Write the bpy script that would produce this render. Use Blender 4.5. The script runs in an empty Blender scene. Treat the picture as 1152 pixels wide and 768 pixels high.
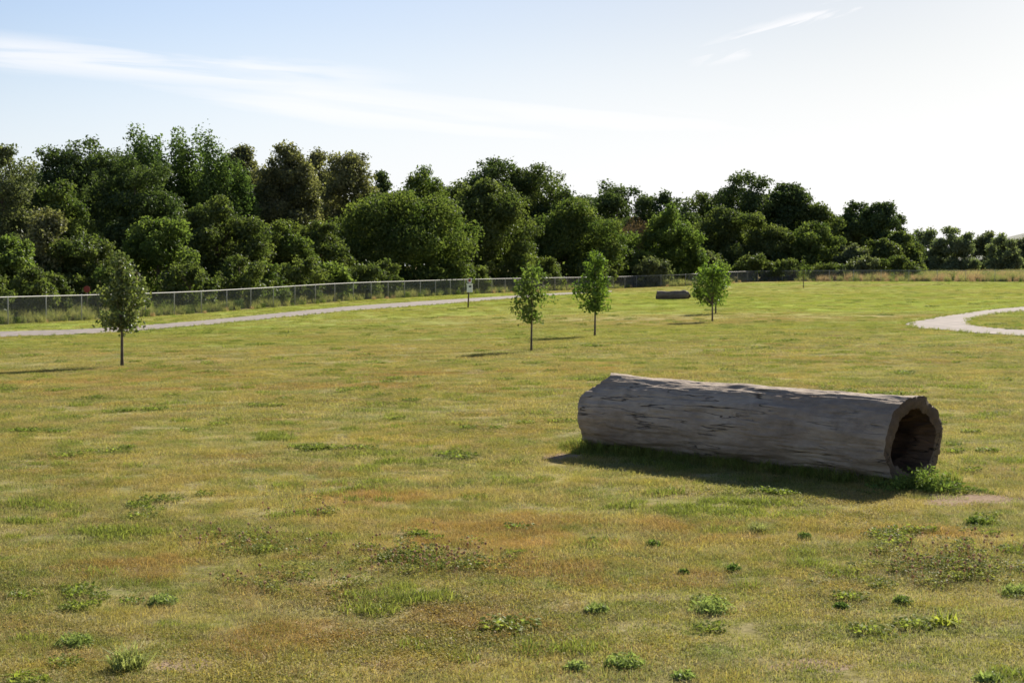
import bpy, math, random
import numpy as np
from mathutils import Vector

R = math.radians
SC = bpy.context.scene
COL = SC.collection

# ------------------------------------------------------------------ camera, sky, sun
F_PX, W_PX, H_PX, EYE, PITCH = 1800.0, 1152.0, 768.0, 1.70, math.atan(86 / 1800.0)
cam = bpy.data.cameras.new('camera'); camo = bpy.data.objects.new('camera', cam); COL.objects.link(camo)
camo.location = (0, 0, EYE); camo.rotation_euler = (R(90) - PITCH, 0, 0)
cam.sensor_width = 36; cam.lens = F_PX / W_PX * 36; cam.clip_start = 0.1; cam.clip_end = 6000
SC.camera = camo

SUN_AZ, SUN_EL = 29.0, 32.0          # azimuth to the right of the view direction (+Y), elevation
sun = bpy.data.lights.new('sun', 'SUN'); suno = bpy.data.objects.new('sun', sun); COL.objects.link(suno)
sun.energy = 5.0; sun.angle = R(0.5); sun.color = (1.0, 0.92, 0.80)
sd = Vector((math.sin(R(SUN_AZ)) * math.cos(R(SUN_EL)), math.cos(R(SUN_AZ)) * math.cos(R(SUN_EL)), math.sin(R(SUN_EL))))
suno.rotation_euler = sd.to_track_quat('Z', 'Y').to_euler(); suno.location = sd * 50

wd = bpy.data.worlds.new('World'); SC.world = wd; wd.use_nodes = True
nt = wd.node_tree; nt.nodes.clear()
def N(tree, typ, **kw):
    n = tree.nodes.new(typ)
    for k, v in kw.items():
        if k.startswith('i_'):
            key = k[2:]; key = int(key) if key.isdigit() else key.replace('_', ' ')
            n.inputs[key].default_value = v
        else: setattr(n, k, v)
    return n
def L(tree, a, b): tree.links.new(a, b)
def math_node(t, op, a, b=None, clamp=False):
    n = t.nodes.new('ShaderNodeMath'); n.operation = op; n.use_clamp = clamp
    for i, v in enumerate((a, b)):
        if v is None: continue
        if isinstance(v, (int, float)): n.inputs[i].default_value = v
        else: t.links.new(v, n.inputs[i])
    return n.outputs[0]
def mixc(t, fac, a, b, blend='MIX'):
    n = t.nodes.new('ShaderNodeMix'); n.data_type = 'RGBA'; n.blend_type = blend
    for s, v in ((n.inputs[0], fac), (n.inputs[6], a), (n.inputs[7], b)):
        if isinstance(v, (int, float)): s.default_value = v if s.type == 'VALUE' else (v, v, v, 1)
        elif isinstance(v, tuple): s.default_value = v + (1,) if len(v) == 3 else v
        else: t.links.new(v, s)
    return n.outputs[2]
def ramp(t, fac, lo, hi, a=0.0, b=1.0):
    n = t.nodes.new('ShaderNodeMapRange'); n.interpolation_type = 'SMOOTHSTEP'
    t.links.new(fac, n.inputs[0]); n.inputs[1].default_value = lo; n.inputs[2].default_value = hi
    n.inputs[3].default_value = a; n.inputs[4].default_value = b
    return n.outputs[0]

sky = N(nt, 'ShaderNodeTexSky', sky_type='NISHITA', sun_disc=False, sun_elevation=R(SUN_EL), sun_rotation=R(SUN_AZ),
        air_density=1.0, dust_density=1.6, ozone_density=1.2)
tc = N(nt, 'ShaderNodeTexCoord'); sep = N(nt, 'ShaderNodeSeparateXYZ'); L(nt, tc.outputs['Generated'], sep.inputs[0])
# thin cirrus: laid out by compass direction and elevation
az = math_node(nt, 'ARCTAN2', sep.outputs['X'], sep.outputs['Y']); elv = math_node(nt, 'ARCSINE', sep.outputs['Z'])
def cirrus(scx, scy, slope, seed, detail=5., dist=.4):
    cb = N(nt, 'ShaderNodeCombineXYZ'); L(nt, math_node(nt, 'MULTIPLY', az, scx), cb.inputs[0])
    e2 = math_node(nt, 'ADD', elv, math_node(nt, 'MULTIPLY', az, slope)); L(nt, math_node(nt, 'MULTIPLY', e2, scy), cb.inputs[1]); cb.inputs[2].default_value = seed
    n_ = N(nt, 'ShaderNodeTexNoise', i_Scale=1., i_Detail=detail, i_Roughness=.5, i_Distortion=dist); L(nt, cb.outputs[0], n_.inputs[0]); return n_.outputs[0], e2
def bump_(x, c_, w_): return ramp(nt, math_node(nt, 'ABSOLUTE', math_node(nt, 'SUBTRACT', x, c_)), w_, w_ * .15)
n1_, e1 = cirrus(7., 95., .055, 3.); n2_, e2_ = cirrus(5., 60., .09, 8.); n3_, e3 = cirrus(16., 120., -.28, 1.)
s1 = math_node(nt, 'MULTIPLY', bump_(e1, .108, .016), math_node(nt, 'MULTIPLY', ramp(nt, n1_, .36, .58), ramp(nt, az, .02, -.18)))
s2 = math_node(nt, 'MULTIPLY', bump_(e2_, .090, .030), math_node(nt, 'MULTIPLY', ramp(nt, n2_, .34, .60), ramp(nt, az, -.30, -.12)))
s3 = math_node(nt, 'MULTIPLY', bump_(e3, .094, .014), math_node(nt, 'MULTIPLY', ramp(nt, n3_, .47, .58), bump_(az, .17, .09)))
veil = ramp(nt, elv, 0.19, 0.03)
side = ramp(nt, az, -0.40, 0.30, 0.10, 0.80)
veil = math_node(nt, 'MULTIPLY', veil, side, True)
cov = math_node(nt, 'MAXIMUM', veil, math_node(nt, 'MULTIPLY', math_node(nt, 'MAXIMUM', math_node(nt, 'MULTIPLY', math_node(nt, 'MAXIMUM', s1, s2), .8), s3), .85), True)
CLOUD = (9.4, 9.3, 9.4)
skyc = mixc(nt, 1.0, sky.outputs[0], mixc(nt, ramp(nt, az, -.30, .30), (0.91, 0.985, 1.16), (0.53, 0.57, 0.64)), 'MULTIPLY')
low = ramp(nt, elv, .16, .02); skyc = mixc(nt, math_node(nt, 'MULTIPLY', low, .6), skyc, (8.6, 9.3, 10.4))
col = mixc(nt, cov, skyc, CLOUD)
bg = N(nt, 'ShaderNodeBackground'); bg.inputs[1].default_value = 0.056
L(nt, col, bg.inputs[0]); wo = N(nt, 'ShaderNodeOutputWorld'); L(nt, bg.outputs[0], wo.inputs[0])

SC.view_settings.view_transform = 'Standard'; SC.view_settings.look = 'None'
SC.view_settings.gamma = 1.0; SC.view_settings.use_curve_mapping = False
SC.view_settings.exposure = 1.0
SC.render.engine = 'CYCLES'
SC.cycles.max_bounces = 5; SC.cycles.diffuse_bounces = 3; SC.cycles.glossy_bounces = 2
SC.cycles.transmission_bounces = 4; SC.cycles.transparent_max_bounces = 8; SC.cycles.volume_bounces = 0
SC.cycles.use_denoising = True; SC.cycles.denoiser = 'OPENIMAGEDENOISE'; SC.cycles.denoising_input_passes = 'RGB_ALBEDO_NORMAL'; SC.cycles.denoising_prefilter = 'ACCURATE'
SC.cycles.filter_width = 1.6

# ------------------------------------------------------------------ small maths
def ray(px, py):
    u, v = (px - W_PX / 2) / F_PX, (H_PX / 2 - py) / F_PX
    return np.array([u, math.cos(PITCH) + v * math.sin(PITCH), -math.sin(PITCH) + v * math.cos(PITCH)])
def at(px, py, y):
    r = ray(px, py); k = y / r[1]
    return np.array([r[0] * k, y, EYE + r[2] * k])

# fence posts seen in the photograph, 3.05 m apart: their distances follow from that
post_px = np.interp(np.arange(35), [0, 4, 8, 12, 16, 20, 24, 27, 30, 34],
                    [11, 167, 284, 378, 455, 524, 583, 624, 664, 716])
k = np.arange(35); c = np.polyfit(k, post_px, 5); post_px = np.polyval(c, k)
def march(pxs, y0, step=3.05):
    ys = [y0]
    for a, b in zip(pxs[:-1], pxs[1:]):
        ua, ub = (a - 576) / F_PX, (b - 576) / F_PX; ya = ys[-1]; xa = ua * ya
        A = ub * ub + 1; B = -2 * (ub * xa + ya); C_ = xa * xa + ya * ya - step * step
        disc = B * B - 4 * A * C_
        ys.append((-B + math.sqrt(max(disc, 0))) / (2 * A))
    return np.array(ys)
post_y = march(post_px, 70.0)

FB_PX = [11, 54, 95, 167, 228, 256, 313, 363, 413, 461, 505, 565, 634, 706, 745, 771]
FB_PY = [364.5, 362.5, 360.5, 356.5, 352.6, 349.8, 345.4, 340.6, 337.0, 334.8, 332.0, 329.4, 326.6, 324.6, 323.0, 321.6]
def fence_dist(px):
    return np.interp(px, [0] + list(post_px) + [750, 771], [69.3] + list(post_y) + [162, 167])

# terrain: a thin-plate spline through heights read from the photograph
ctrl = [(-6, 5, 0), (0, 4, 0), (6, 5, 0), (-4, 12, -.02), (1, 14, 0), (4, 12, 0), (10, 20, 0), (0, 22, -.05), (-8, 22, -.18),
        (-10, 35, -.48), (-22, 45, -.8), (-18, 57, -.82), (-60, 70, -.9), (-60, 20, -.6), (2.4, 46, -.33),
        (7, 58, -.33), (8, 67, -.36), (-2.3, 86, -.52), (11, 99, -.43), (30, 178, -.2), (52, 170, -.13), (16, 48, -.15), (12, 35, -.08),
        (30, 60, -.12), (60, 60, -.1), (40, 100, -.15), (80, 170, -.1), (30, 20, 0), (-20, -10, 0), (20, -10, 0), (0, 260, -.5),
        (80, 260, -.1), (-60, 260, -.9), (160, 260, -.1), (-120, 150, -.9), (-60, 120, -.95), (-30, 150, -.85)]
for px, py in zip(FB_PX, FB_PY):
    p = at(px, py, float(fence_dist(px))); ctrl.append(tuple(p))
ctrl = np.array(ctrl, float)
def _phi(r2): return np.where(r2 > 0, 0.5 * r2 * np.log(np.maximum(r2, 1e-12)), 0)
_n = len(ctrl); _K = _phi(((ctrl[:, None, :2] - ctrl[None, :, :2]) ** 2).sum(2)) + np.eye(_n) * 60
_P = np.c_[np.ones(_n), ctrl[:, :2]]
_A = np.block([[_K, _P], [_P.T, np.zeros((3, 3))]])
_w = np.linalg.solve(_A, np.r_[ctrl[:, 2], 0, 0, 0])
def hgt(x, y):
    x = np.atleast_1d(np.asarray(x, float)); y = np.atleast_1d(np.asarray(y, float))
    xc = np.clip(x, -110, 150); yc = np.clip(y, -15, 265)
    out = np.empty(x.shape); fl = out.ravel(); xf, yf = xc.ravel(), yc.ravel()
    for i in range(0, len(xf), 20000):
        r2 = (xf[i:i+20000, None] - ctrl[None, :, 0]) ** 2 + (yf[i:i+20000, None] - ctrl[None, :, 1]) ** 2
        fl[i:i+20000] = _phi(r2) @ _w[:_n] + _w[_n] + _w[_n+1] * xf[i:i+20000] + _w[_n+2] * yf[i:i+20000]
    return np.clip(out, -1.3, 0.12)
def gpx(px, py):                                   # where a pixel's ray meets the ground
    r = ray(px, py); ys = np.concatenate([np.arange(3, 60, .1), np.arange(60, 400, .4)])
    xs = r[0] / r[1] * ys; zs = EYE + r[2] / r[1] * ys; d = zs - hgt(xs, ys)
    i = np.argmax(d < 0); i = max(i, 1); t = d[i-1] / (d[i-1] - d[i])
    y = ys[i-1] + t * (ys[i] - ys[i-1]); x = r[0] / r[1] * y
    return np.array([x, y, hgt(x, y)[0]])

def lattice(seed, n=32): return np.random.RandomState(seed).rand(n, n, n)
_lat = {}
def vnoise(p, seed=0):
    if seed not in _lat: _lat[seed] = lattice(seed)
    Lt = _lat[seed]; i = np.floor(p).astype(int); f = p - i; f = f * f * (3 - 2 * f); n = 32; r = 0
    for dx in (0, 1):
        for dy in (0, 1):
            for dz in (0, 1):
                w = (f[:, 0] if dx else 1 - f[:, 0]) * (f[:, 1] if dy else 1 - f[:, 1]) * (f[:, 2] if dz else 1 - f[:, 2])
                r = r + w * Lt[(i[:, 0] + dx) % n, (i[:, 1] + dy) % n, (i[:, 2] + dz) % n]
    return r
def fbm(p, octv=4, seed=0, gain=.5):
    a, s, t = 1., 0, 0
    for o in range(octv):
        s = s + a * (vnoise(p * 2 ** o + 17.3 * o, seed) - .5); t += a; a *= gain
    return s / t * 2

# ------------------------------------------------------------------ objects and tags
def link(o, parent=None):
    COL.objects.link(o)
    if parent is not None: o.parent = parent
    return o
def tag(o, label=None, cat=None, group=None, kind=None):
    for k_, v in (('label', label), ('category', cat), ('group', group), ('kind', kind)):
        if v is not None: o[k_] = v
    return o
def empty(name, loc, label, cat, group=None):
    o = bpy.data.objects.new(name, None); o.location = tuple(float(v) for v in loc); o.empty_display_size = .2
    link(o); return tag(o, label, cat, group)
def mesh_quads(name, V, Q, mat, attrs=None, smooth=False):
    me = bpy.data.meshes.new(name); V = np.ascontiguousarray(V, np.float32); Q = np.ascontiguousarray(Q, np.int32)
    me.vertices.add(len(V)); me.vertices.foreach_set('co', V.ravel())
    me.loops.add(Q.size); me.loops.foreach_set('vertex_index', Q.ravel())
    me.polygons.add(len(Q)); me.polygons.foreach_set('loop_start', np.arange(len(Q), dtype=np.int32) * Q.shape[1])
    me.polygons.foreach_set('use_smooth', np.full(len(Q), smooth))
    if mat: me.materials.append(mat)
    me.update(calc_edges=True)
    for an, (dom, arr) in (attrs or {}).items():
        a = me.attributes.new(an, 'FLOAT', dom); a.data.foreach_set('value', np.ascontiguousarray(arr, np.float32))
    return me
def obj(name, me, parent=None, loc=None):
    o = bpy.data.objects.new(name, me); link(o, parent)
    if loc is not None: o.location = tuple(float(v) for v in loc)
    return o
class MB:                                            # quads only
    def __init__(s): s.V = []; s.Q = []; s.n = 0
    def add(s, V, Q): s.V.append(np.asarray(V, float)); s.Q.append(np.asarray(Q, int) + s.n); s.n += len(V); return s
    def box(s, c, d, rz=0):
        c = np.array(c, float); d = np.array(d, float) / 2
        v = np.array([[x, y, z] for x in (-1, 1) for y in (-1, 1) for z in (-1, 1)], float) * d
        if rz: v[:, :2] = v[:, :2] @ np.array([[math.cos(rz), math.sin(rz)], [-math.sin(rz), math.cos(rz)]])
        return s.add(v + c, [[0, 1, 3, 2], [4, 6, 7, 5], [0, 4, 5, 1], [2, 3, 7, 6], [0, 2, 6, 4], [1, 5, 7, 3]])
    def tube(s, pts, rad, k=8, cap=True):
        pts = np.asarray(pts, float); m = len(pts); rad = np.broadcast_to(np.asarray(rad, float), (m,))
        T = np.gradient(pts, axis=0); T /= np.linalg.norm(T, axis=1)[:, None] + 1e-9
        ref = np.array([0, 0, 1.]) if abs(T[0, 2]) < .9 else np.array([1., 0, 0])
        a = np.cross(T, ref); a /= np.linalg.norm(a, axis=1)[:, None] + 1e-9; b = np.cross(T, a)
        th = np.arange(k) / k * 2 * math.pi
        v = pts[:, None] + rad[:, None, None] * (np.cos(th)[None, :, None] * a[:, None] + np.sin(th)[None, :, None] * b[:, None])
        v = v.reshape(-1, 3); q = []
        for i in range(m - 1):
            for j in range(k):
                j2 = (j + 1) % k; q.append([i*k+j, i*k+j2, (i+1)*k+j2, (i+1)*k+j])
        if cap:
            n0 = len(v); v = np.vstack([v, pts[0], pts[-1]])
            for j in range(0, k, 2):
                q.append([n0, (j+2) % k, j+1, j]); q.append([n0+1, (m-1)*k+j, (m-1)*k+j+1, (m-1)*k+(j+2) % k])
        return s.add(v, q)
    def me(s, name, mat, smooth=False, attrs=None): return mesh_quads(name, np.vstack(s.V), np.vstack(s.Q), mat, attrs, smooth)

# ------------------------------------------------------------------ materials
def newmat(name):
    m = bpy.data.materials.new(name); m.use_nodes = True; t = m.node_tree; t.nodes.clear()
    out = N(t, 'ShaderNodeOutputMaterial'); return m, t, out
def simple(name, col, rough=.6, metal=0., nscale=0, namp=.2, bump=0.):
    m, t, out = newmat(name); b = N(t, 'ShaderNodeBsdfPrincipled'); L(t, b.outputs[0], out.inputs[0])
    b.inputs['Roughness'].default_value = rough; b.inputs['Metallic'].default_value = metal; b.inputs['Base Color'].default_value = col + (1,)
    if nscale:
        tc_ = N(t, 'ShaderNodeTexCoord'); n = N(t, 'ShaderNodeTexNoise', i_Scale=nscale, i_Detail=5.0); L(t, tc_.outputs['Object'], n.inputs[0])
        f = ramp(t, n.outputs[0], .3, .7, 1 - namp, 1 + namp); cc = mixc(t, 1., col, f, 'MULTIPLY'); L(t, cc, b.inputs['Base Color'])
        if bump:
            bp = N(t, 'ShaderNodeBump', i_Strength=bump, i_Distance=.02); L(t, n.outputs[0], bp.inputs['Height']); L(t, bp.outputs[0], b.inputs['Normal'])
    return m

RUSTS = []
for px, py, rx, ry in ((120, 428, 2.6, 1.0), (300, 436, 2.0, .8), (560, 600, .75, .9), (640, 640, .5, .45), (330, 715, .55, .4), (520, 700, .6, .35), (150, 640, .5, .4), (1040, 600, .6, .3), (480, 420, 1.6, .9), (780, 655, .35, .3), (420, 560, .6, .5)):
    p = gpx(px, py); RUSTS.append((p[0], p[1], rx, ry))
def lawn_group():                                  # colours of the lawn by place (world position)
    g = bpy.data.node_groups.new('lawn_colour', 'ShaderNodeTree')
    g.interface.new_socket('Color', in_out='OUTPUT', socket_type='NodeSocketColor')
    g.interface.new_socket('Rust', in_out='OUTPUT', socket_type='NodeSocketFloat')
    go = g.nodes.new('NodeGroupOutput'); geo = N(g, 'ShaderNodeNewGeometry')
    def noise(scale, detail=3., rough=.55, loc=(0, 0, 0), sx=1., sy=1.):
        mp_ = N(g, 'ShaderNodeMapping'); mp_.inputs['Location'].default_value = loc; mp_.inputs['Scale'].default_value = (sx, sy, .0)
        L(g, geo.outputs['Position'], mp_.inputs[0])
        n_ = N(g, 'ShaderNodeTexNoise', i_Scale=scale, i_Detail=detail, i_Roughness=rough); L(g, mp_.outputs[0], n_.inputs[0]); return n_.outputs[0]
    n1 = noise(.28, 4., .6); n2 = noise(1.0, 4., .6, (7, 3, 0)); n3 = noise(5.0, 3., .6, (1, 9, 0)); n4 = noise(.045, 3., .5, (3.3, 1.7, 0), .6, 1.)
    c = mixc(g, ramp(g, n2, .36, .62), (.18, .215, .055), (.345, .315, .095))      # green to yellow green
    c = mixc(g, ramp(g, n3, .42, .66, 0, .75), c, (.38, .335, .19))                # straw
    c = mixc(g, ramp(g, noise(2.4, 3., .6, (4, 4, 0)), .56, .70, 0, .7), c, (.15, .215, .045))  # fresher green
    rust = math_node(g, 'MULTIPLY', ramp(g, n1, .51, .67), ramp(g, noise(2.2, 3., .6, (11, 5, 0)), .38, .60), True)
    sepn = N(g, 'ShaderNodeSeparateXYZ'); L(g, geo.outputs['Position'], sepn.inputs[0])
    near = ramp(g, sepn.outputs['Y'], 48, 20, .18, 1.)
    rust = math_node(g, 'MULTIPLY', rust, near)
    edge = ramp(g, noise(1.9, 4., .65, (5, 17, 0)), .25, .75, -.6, .6)
    for cx, cy, rx, ry in RUSTS:                     # dry reddish patches worn into the lawn
        mp_ = N(g, 'ShaderNodeMapping', vector_type='TEXTURE'); mp_.inputs['Location'].default_value = (cx, cy, 0); mp_.inputs['Scale'].default_value = (rx, ry, 9)
        L(g, geo.outputs['Position'], mp_.inputs[0]); ln = N(g, 'ShaderNodeVectorMath', operation='LENGTH'); L(g, mp_.outputs[0], ln.inputs[0])
        rust = math_node(g, 'MAXIMUM', rust, ramp(g, math_node(g, 'ADD', ln.outputs['Value'], edge), 1.15, .45, 0., .8))
    c = mixc(g, math_node(g, 'MULTIPLY', rust, .75), c, (.34, .21, .085))
    # broad bands of drier brown and fresh green far out on the field
    far = ramp(g, sepn.outputs['Y'], 26, 60)
    c2 = mixc(g, ramp(g, n4, .43, .57), (.235, .30, .055), (.33, .275, .13))
    c2 = mixc(g, ramp(g, n1, .40, .62, 0, .35), c2, (.20, .255, .05))
    c = mixc(g, math_node(g, 'MULTIPLY', far, .75), c, c2)
    fr2 = math_node(g, 'MULTIPLY', ramp(g, sepn.outputs['Y'], 60, 80), ramp(g, sepn.outputs['Y'], 150, 125))
    c = mixc(g, math_node(g, 'MULTIPLY', fr2, .6), c, (.26, .315, .055))
    grey = ramp(g, noise(.8, 4., .6, (21, 13, 0)), .54, .68, 0, .55)
    c = mixc(g, grey, c, (.25, .255, .145))
    mauve = ramp(g, noise(.55, 4., .65, (2, 31, 0)), .56, .70, 0, .5)
    c = mixc(g, mauve, c, (.33, .245, .155))
    L(g, c, go.inputs[0]); L(g, rust, go.inputs[1]); return g
LAWN = lawn_group()

def grass_mat(name, tint=(1, 1, 1), fixed=None, transl=.50, use_rust=True):
    m, t, out = newmat(name)
    if fixed is None:
        gn = t.nodes.new('ShaderNodeGroup'); gn.node_tree = LAWN; base = mixc(t, 1., gn.outputs[0], tint, 'MULTIPLY')
    else:
        oi = N(t, 'ShaderNodeObjectInfo'); base = mixc(t, oi.outputs['Random'], fixed[0], fixed[1])
    at_ = N(t, 'ShaderNodeAttribute', attribute_name='tone'); f = ramp(t, at_.outputs['Fac'], 0, 1, .72, 1.30)
    if fixed is None:                                # neighbouring tufts differ in kind and dryness
        oi = N(t, 'ShaderNodeObjectInfo'); rnd = oi.outputs['Random']
        base = mixc(t, ramp(t, rnd, .66, .84, 0., .35), base, (.36, .32, .18))
        base = mixc(t, ramp(t, rnd, .88, .94, 0., .35), base, (.33, .18, .075))
        base = mixc(t, ramp(t, rnd, .30, .08, 0., .60), base, (.16, .225, .05))
    base = mixc(t, 1., base, f, 'MULTIPLY')
    if fixed is None:                                # some blades are dead straw
        base = mixc(t, ramp(t, at_.outputs['Fac'], .78, .86, 0., .45), base, (.33, .29, .17))
    df = N(t, 'ShaderNodeBsdfDiffuse'); L(t, base, df.inputs[0]); tr = N(t, 'ShaderNodeBsdfTranslucent')
    L(t, mixc(t, 1., base, (1.12, 1.12, .72), 'MULTIPLY'), tr.inputs[0])
    mx = N(t, 'ShaderNodeMixShader'); mx.inputs[0].default_value = transl; L(t, df.outputs[0], mx.inputs[1]); L(t, tr.outputs[0], mx.inputs[2])
    gl = N(t, 'ShaderNodeBsdfGlossy'); gl.inputs['Roughness'].default_value = .45; gl.inputs[0].default_value = (.9, .9, .85, 1)
    m2 = N(t, 'ShaderNodeMixShader'); m2.inputs[0].default_value = .012; L(t, mx.outputs[0], m2.inputs[1]); L(t, gl.outputs[0], m2.inputs[2])
    L(t, m2.outputs[0], out.inputs[0]); return m

def leaf_mat(name, a, b, transl=.35, glossy=.05):
    transl += .06
    m, t, out = newmat(name); at_ = N(t, 'ShaderNodeAttribute', attribute_name='tone')
    base = mixc(t, ramp(t, at_.outputs['Fac'], 0, 1), a, b)
    df = N(t, 'ShaderNodeBsdfDiffuse'); L(t, base, df.inputs[0]); tr = N(t, 'ShaderNodeBsdfTranslucent')
    L(t, mixc(t, 1., base, (1.05, 1.18, .62), 'MULTIPLY'), tr.inputs[0])
    mx = N(t, 'ShaderNodeMixShader'); mx.inputs[0].default_value = transl; L(t, df.outputs[0], mx.inputs[1]); L(t, tr.outputs[0], mx.inputs[2])
    gl = N(t, 'ShaderNodeBsdfGlossy'); gl.inputs['Roughness'].default_value = .42; gl.inputs[0].default_value = (.8, .85, .85, 1)
    m2 = N(t, 'ShaderNodeMixShader'); m2.inputs[0].default_value = glossy * .35; L(t, mx.outputs[0], m2.inputs[1]); L(t, gl.outputs[0], m2.inputs[2])
    L(t, m2.outputs[0], out.inputs[0]); return m
LEAF = {
    'dark':   leaf_mat('leaf_dark',   (.055, .082, .032), (.120, .155, .052), .36, .05),
    'mid':    leaf_mat('leaf_mid',    (0.075, 0.102, 0.032), (0.155, 0.178, 0.056), 0.42, .05),
    'light':  leaf_mat('leaf_light',  (0.092, 0.138, 0.036), (0.178, 0.220, 0.062), 0.48, .04),
    'olive':  leaf_mat('leaf_olive',  (.100, .105, .050), (.280, .265, .130), .38, .06),
    'yellow': leaf_mat('leaf_yellow', (0.079, 0.117, 0.033), (0.173, 0.201, 0.057), .40, .04),
    'grey':   leaf_mat('leaf_grey',   (0.093, 0.115, 0.057), (0.195, 0.206, 0.101), 0.38, .05),
    'dead':   leaf_mat('leaf_dead',   (0.127, 0.084, 0.055), (0.253, 0.168, 0.107), 0.23, .02),
    'poplar': leaf_mat('leaf_poplar', (.070, .115, .038), (.145, .195, .060), .38, .04),
    'young':  leaf_mat('leaf_young',  (0.076, 0.107, 0.035), (0.211, 0.229, 0.086), 0.38, .10),
    'maple':  leaf_mat('leaf_maple',  (0.068, 0.120, 0.026), (0.178, 0.244, 0.046), 0.46, .06),
}
LEAF['pale'] = leaf_mat('leaf_pale', (.13, .16, .085), (.23, .26, .14), .40, .04)  # leaf colour lightened to stand in for haze over the far trees
BARK = simple('bark', (.11, .085, .065), .9, nscale=6, namp=.35, bump=.4)
TWIG = simple('dead_twig', (.16, .12, .09), .9)
STEEL = simple('galvanised_steel', (.36, .36, .355), .6, .0, nscale=3, namp=.08)
WIRE = simple('fence_wire', (.30, .30, .30), .6, .0)

def ground_mat():
    m, t, out = newmat('lawn_ground'); gn = t.nodes.new('ShaderNodeGroup'); gn.node_tree = LAWN
    geo = N(t, 'ShaderNodeNewGeometry')
    n = N(t, 'ShaderNodeTexNoise', i_Scale=22., i_Detail=6., i_Roughness=.65); L(t, geo.outputs['Position'], n.inputs[0])
    sp = N(t, 'ShaderNodeSeparateXYZ'); L(t, geo.outputs['Position'], sp.inputs[0])
    farf = ramp(t, sp.outputs['Y'], 25, 70)
    thatch = mixc(t, ramp(t, n.outputs[0], .35, .65), (.10, .08, .045), (.26, .215, .12))
    mixf = mixc(t, farf, .45, .97)
    base = mixc(t, mixf, thatch, gn.outputs[0])
    n2 = N(t, 'ShaderNodeTexNoise', i_Scale=1.6, i_Detail=7., i_Roughness=.7)
    L(t, geo.outputs['Position'], n2.inputs[0]); base = mixc(t, 1., base, mixc(t, 1., base, ramp(t, n2.outputs[0], .3, .7, .62, 1.3), 'MULTIPLY'))
    soil = None
    for (cx, cy, rx, ry) in SOILS:
        mp_ = N(t, 'ShaderNodeMapping', vector_type='TEXTURE'); mp_.inputs['Location'].default_value = (cx, cy, 0); mp_.inputs['Scale'].default_value = (rx, ry, 9)
        L(t, geo.outputs['Position'], mp_.inputs[0]); ln = N(t, 'ShaderNodeVectorMath', operation='LENGTH'); L(t, mp_.outputs[0], ln.inputs[0])
        nn = N(t, 'ShaderNodeTexNoise', i_Scale=5., i_Detail=4.); L(t, geo.outputs['Position'], nn.inputs[0])
        d = math_node(t, 'ADD', ln.outputs['Value'], ramp(t, nn.outputs[0], .25, .75, -.45, .45)); d = ramp(t, d, 1.05, .8)
        soil = d if soil is None else math_node(t, 'MAXIMUM', soil, d)
    sn = N(t, 'ShaderNodeTexNoise', i_Scale=35., i_Detail=5., i_Roughness=.7); L(t, geo.outputs['Position'], sn.inputs[0])
    sc_ = mixc(t, ramp(t, sn.outputs[0], .3, .7), (.20, .145, .10), (.36, .275, .20))
    base = mixc(t, soil, base, sc_)
    md = N(t, 'ShaderNodeAttribute', attribute_name='meadow')
    n3 = N(t, 'ShaderNodeTexNoise', i_Scale=.5, i_Detail=5., i_Roughness=.6); L(t, geo.outputs['Position'], n3.inputs[0])
    mead = mixc(t, ramp(t, n3.outputs[0], .35, .65), (.12, .125, .045), (.26, .20, .12))
    base = mixc(t, md.outputs['Fac'], base, mead)
    b = N(t, 'ShaderNodeBsdfDiffuse'); L(t, base, b.inputs[0]); b.inputs['Roughness'].default_value = 0.0
    bp = N(t, 'ShaderNodeBump', i_Strength=.25, i_Distance=.02); L(t, n.outputs[0], bp.inputs['Height']); L(t, bp.outputs[0], b.inputs['Normal'])
    L(t, b.outputs[0], out.inputs[0]); return m

# bare soil patches (pixel centre, half sizes in metres)
SOILS = []
for px, py, rx, ry in ((1102, 560, .46, .26), (630, 513, .22, .25), (215, 747, .20, .14), (1060, 566, .25, .1), (915, 748, .16, .12), (420, 742, .2, .08)):
    p = gpx(px, py); SOILS.append((p[0], p[1], rx, ry))

# ------------------------------------------------------------------ ground sheet
def axis(parts):
    out = []
    for a, b, s in parts: out += list(np.arange(a, b, s))
    return np.array(out + [parts[-1][1]])
gx = axis([(-1600, -400, 150), (-400, -120, 28), (-120, -40, 4), (-40, 50, 1.0), (50, 160, 5), (160, 500, 34), (500, 1800, 160)])
gy = axis([(-200, -20, 20), (-20, 0, 4), (0, 60, 1.0), (60, 200, 2.0), (200, 300, 6), (300, 800, 50), (800, 3000, 220)])
GX, GY = np.meshgrid(gx, gy); GZ = hgt(GX, GY)
GZ = GZ * np.clip(1 - (GY - 265) / 1500, 0, 1)
nx, ny = len(gx), len(gy)
ii = (np.arange(ny - 1)[:, None] * nx + np.arange(nx - 1)[None, :]).ravel()
# the fence line in plan; everything behind it is meadow
F1 = [np.array([(px - 576) / F_PX * y, y]) for px, y in zip(post_px, post_y)]
d0 = F1[0] - F1[2]; d0 /= np.linalg.norm(d0)
pre = [F1[0] + d0 * 3.05 * k_ for k_ in range(4, 0, -1)]
corner = np.array([(771 - 576) / F_PX * 167, 167.])
last = F1[-1]; nseg = max(1, round(np.linalg.norm(corner - last) / 3.05))
F1 = pre + F1 + [last + (corner - last) * k_ / nseg for k_ in range(1, nseg + 1)]
F2k = [corner] + [np.array([(px - 576) / F_PX * y, y]) for px, y in ((818, 179), (852, 187), (880, 186), (960, 180), (1152, 172), (1260, 166), (1420, 158))]
F2 = []
for a, b in zip(F2k[:-1], F2k[1:]):
    m_ = max(1, round(np.linalg.norm(b - a) / 3.05)); F2 += [a + (b - a) * k_ / m_ for k_ in range(m_)]
F2.append(F2k[-1])
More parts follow.
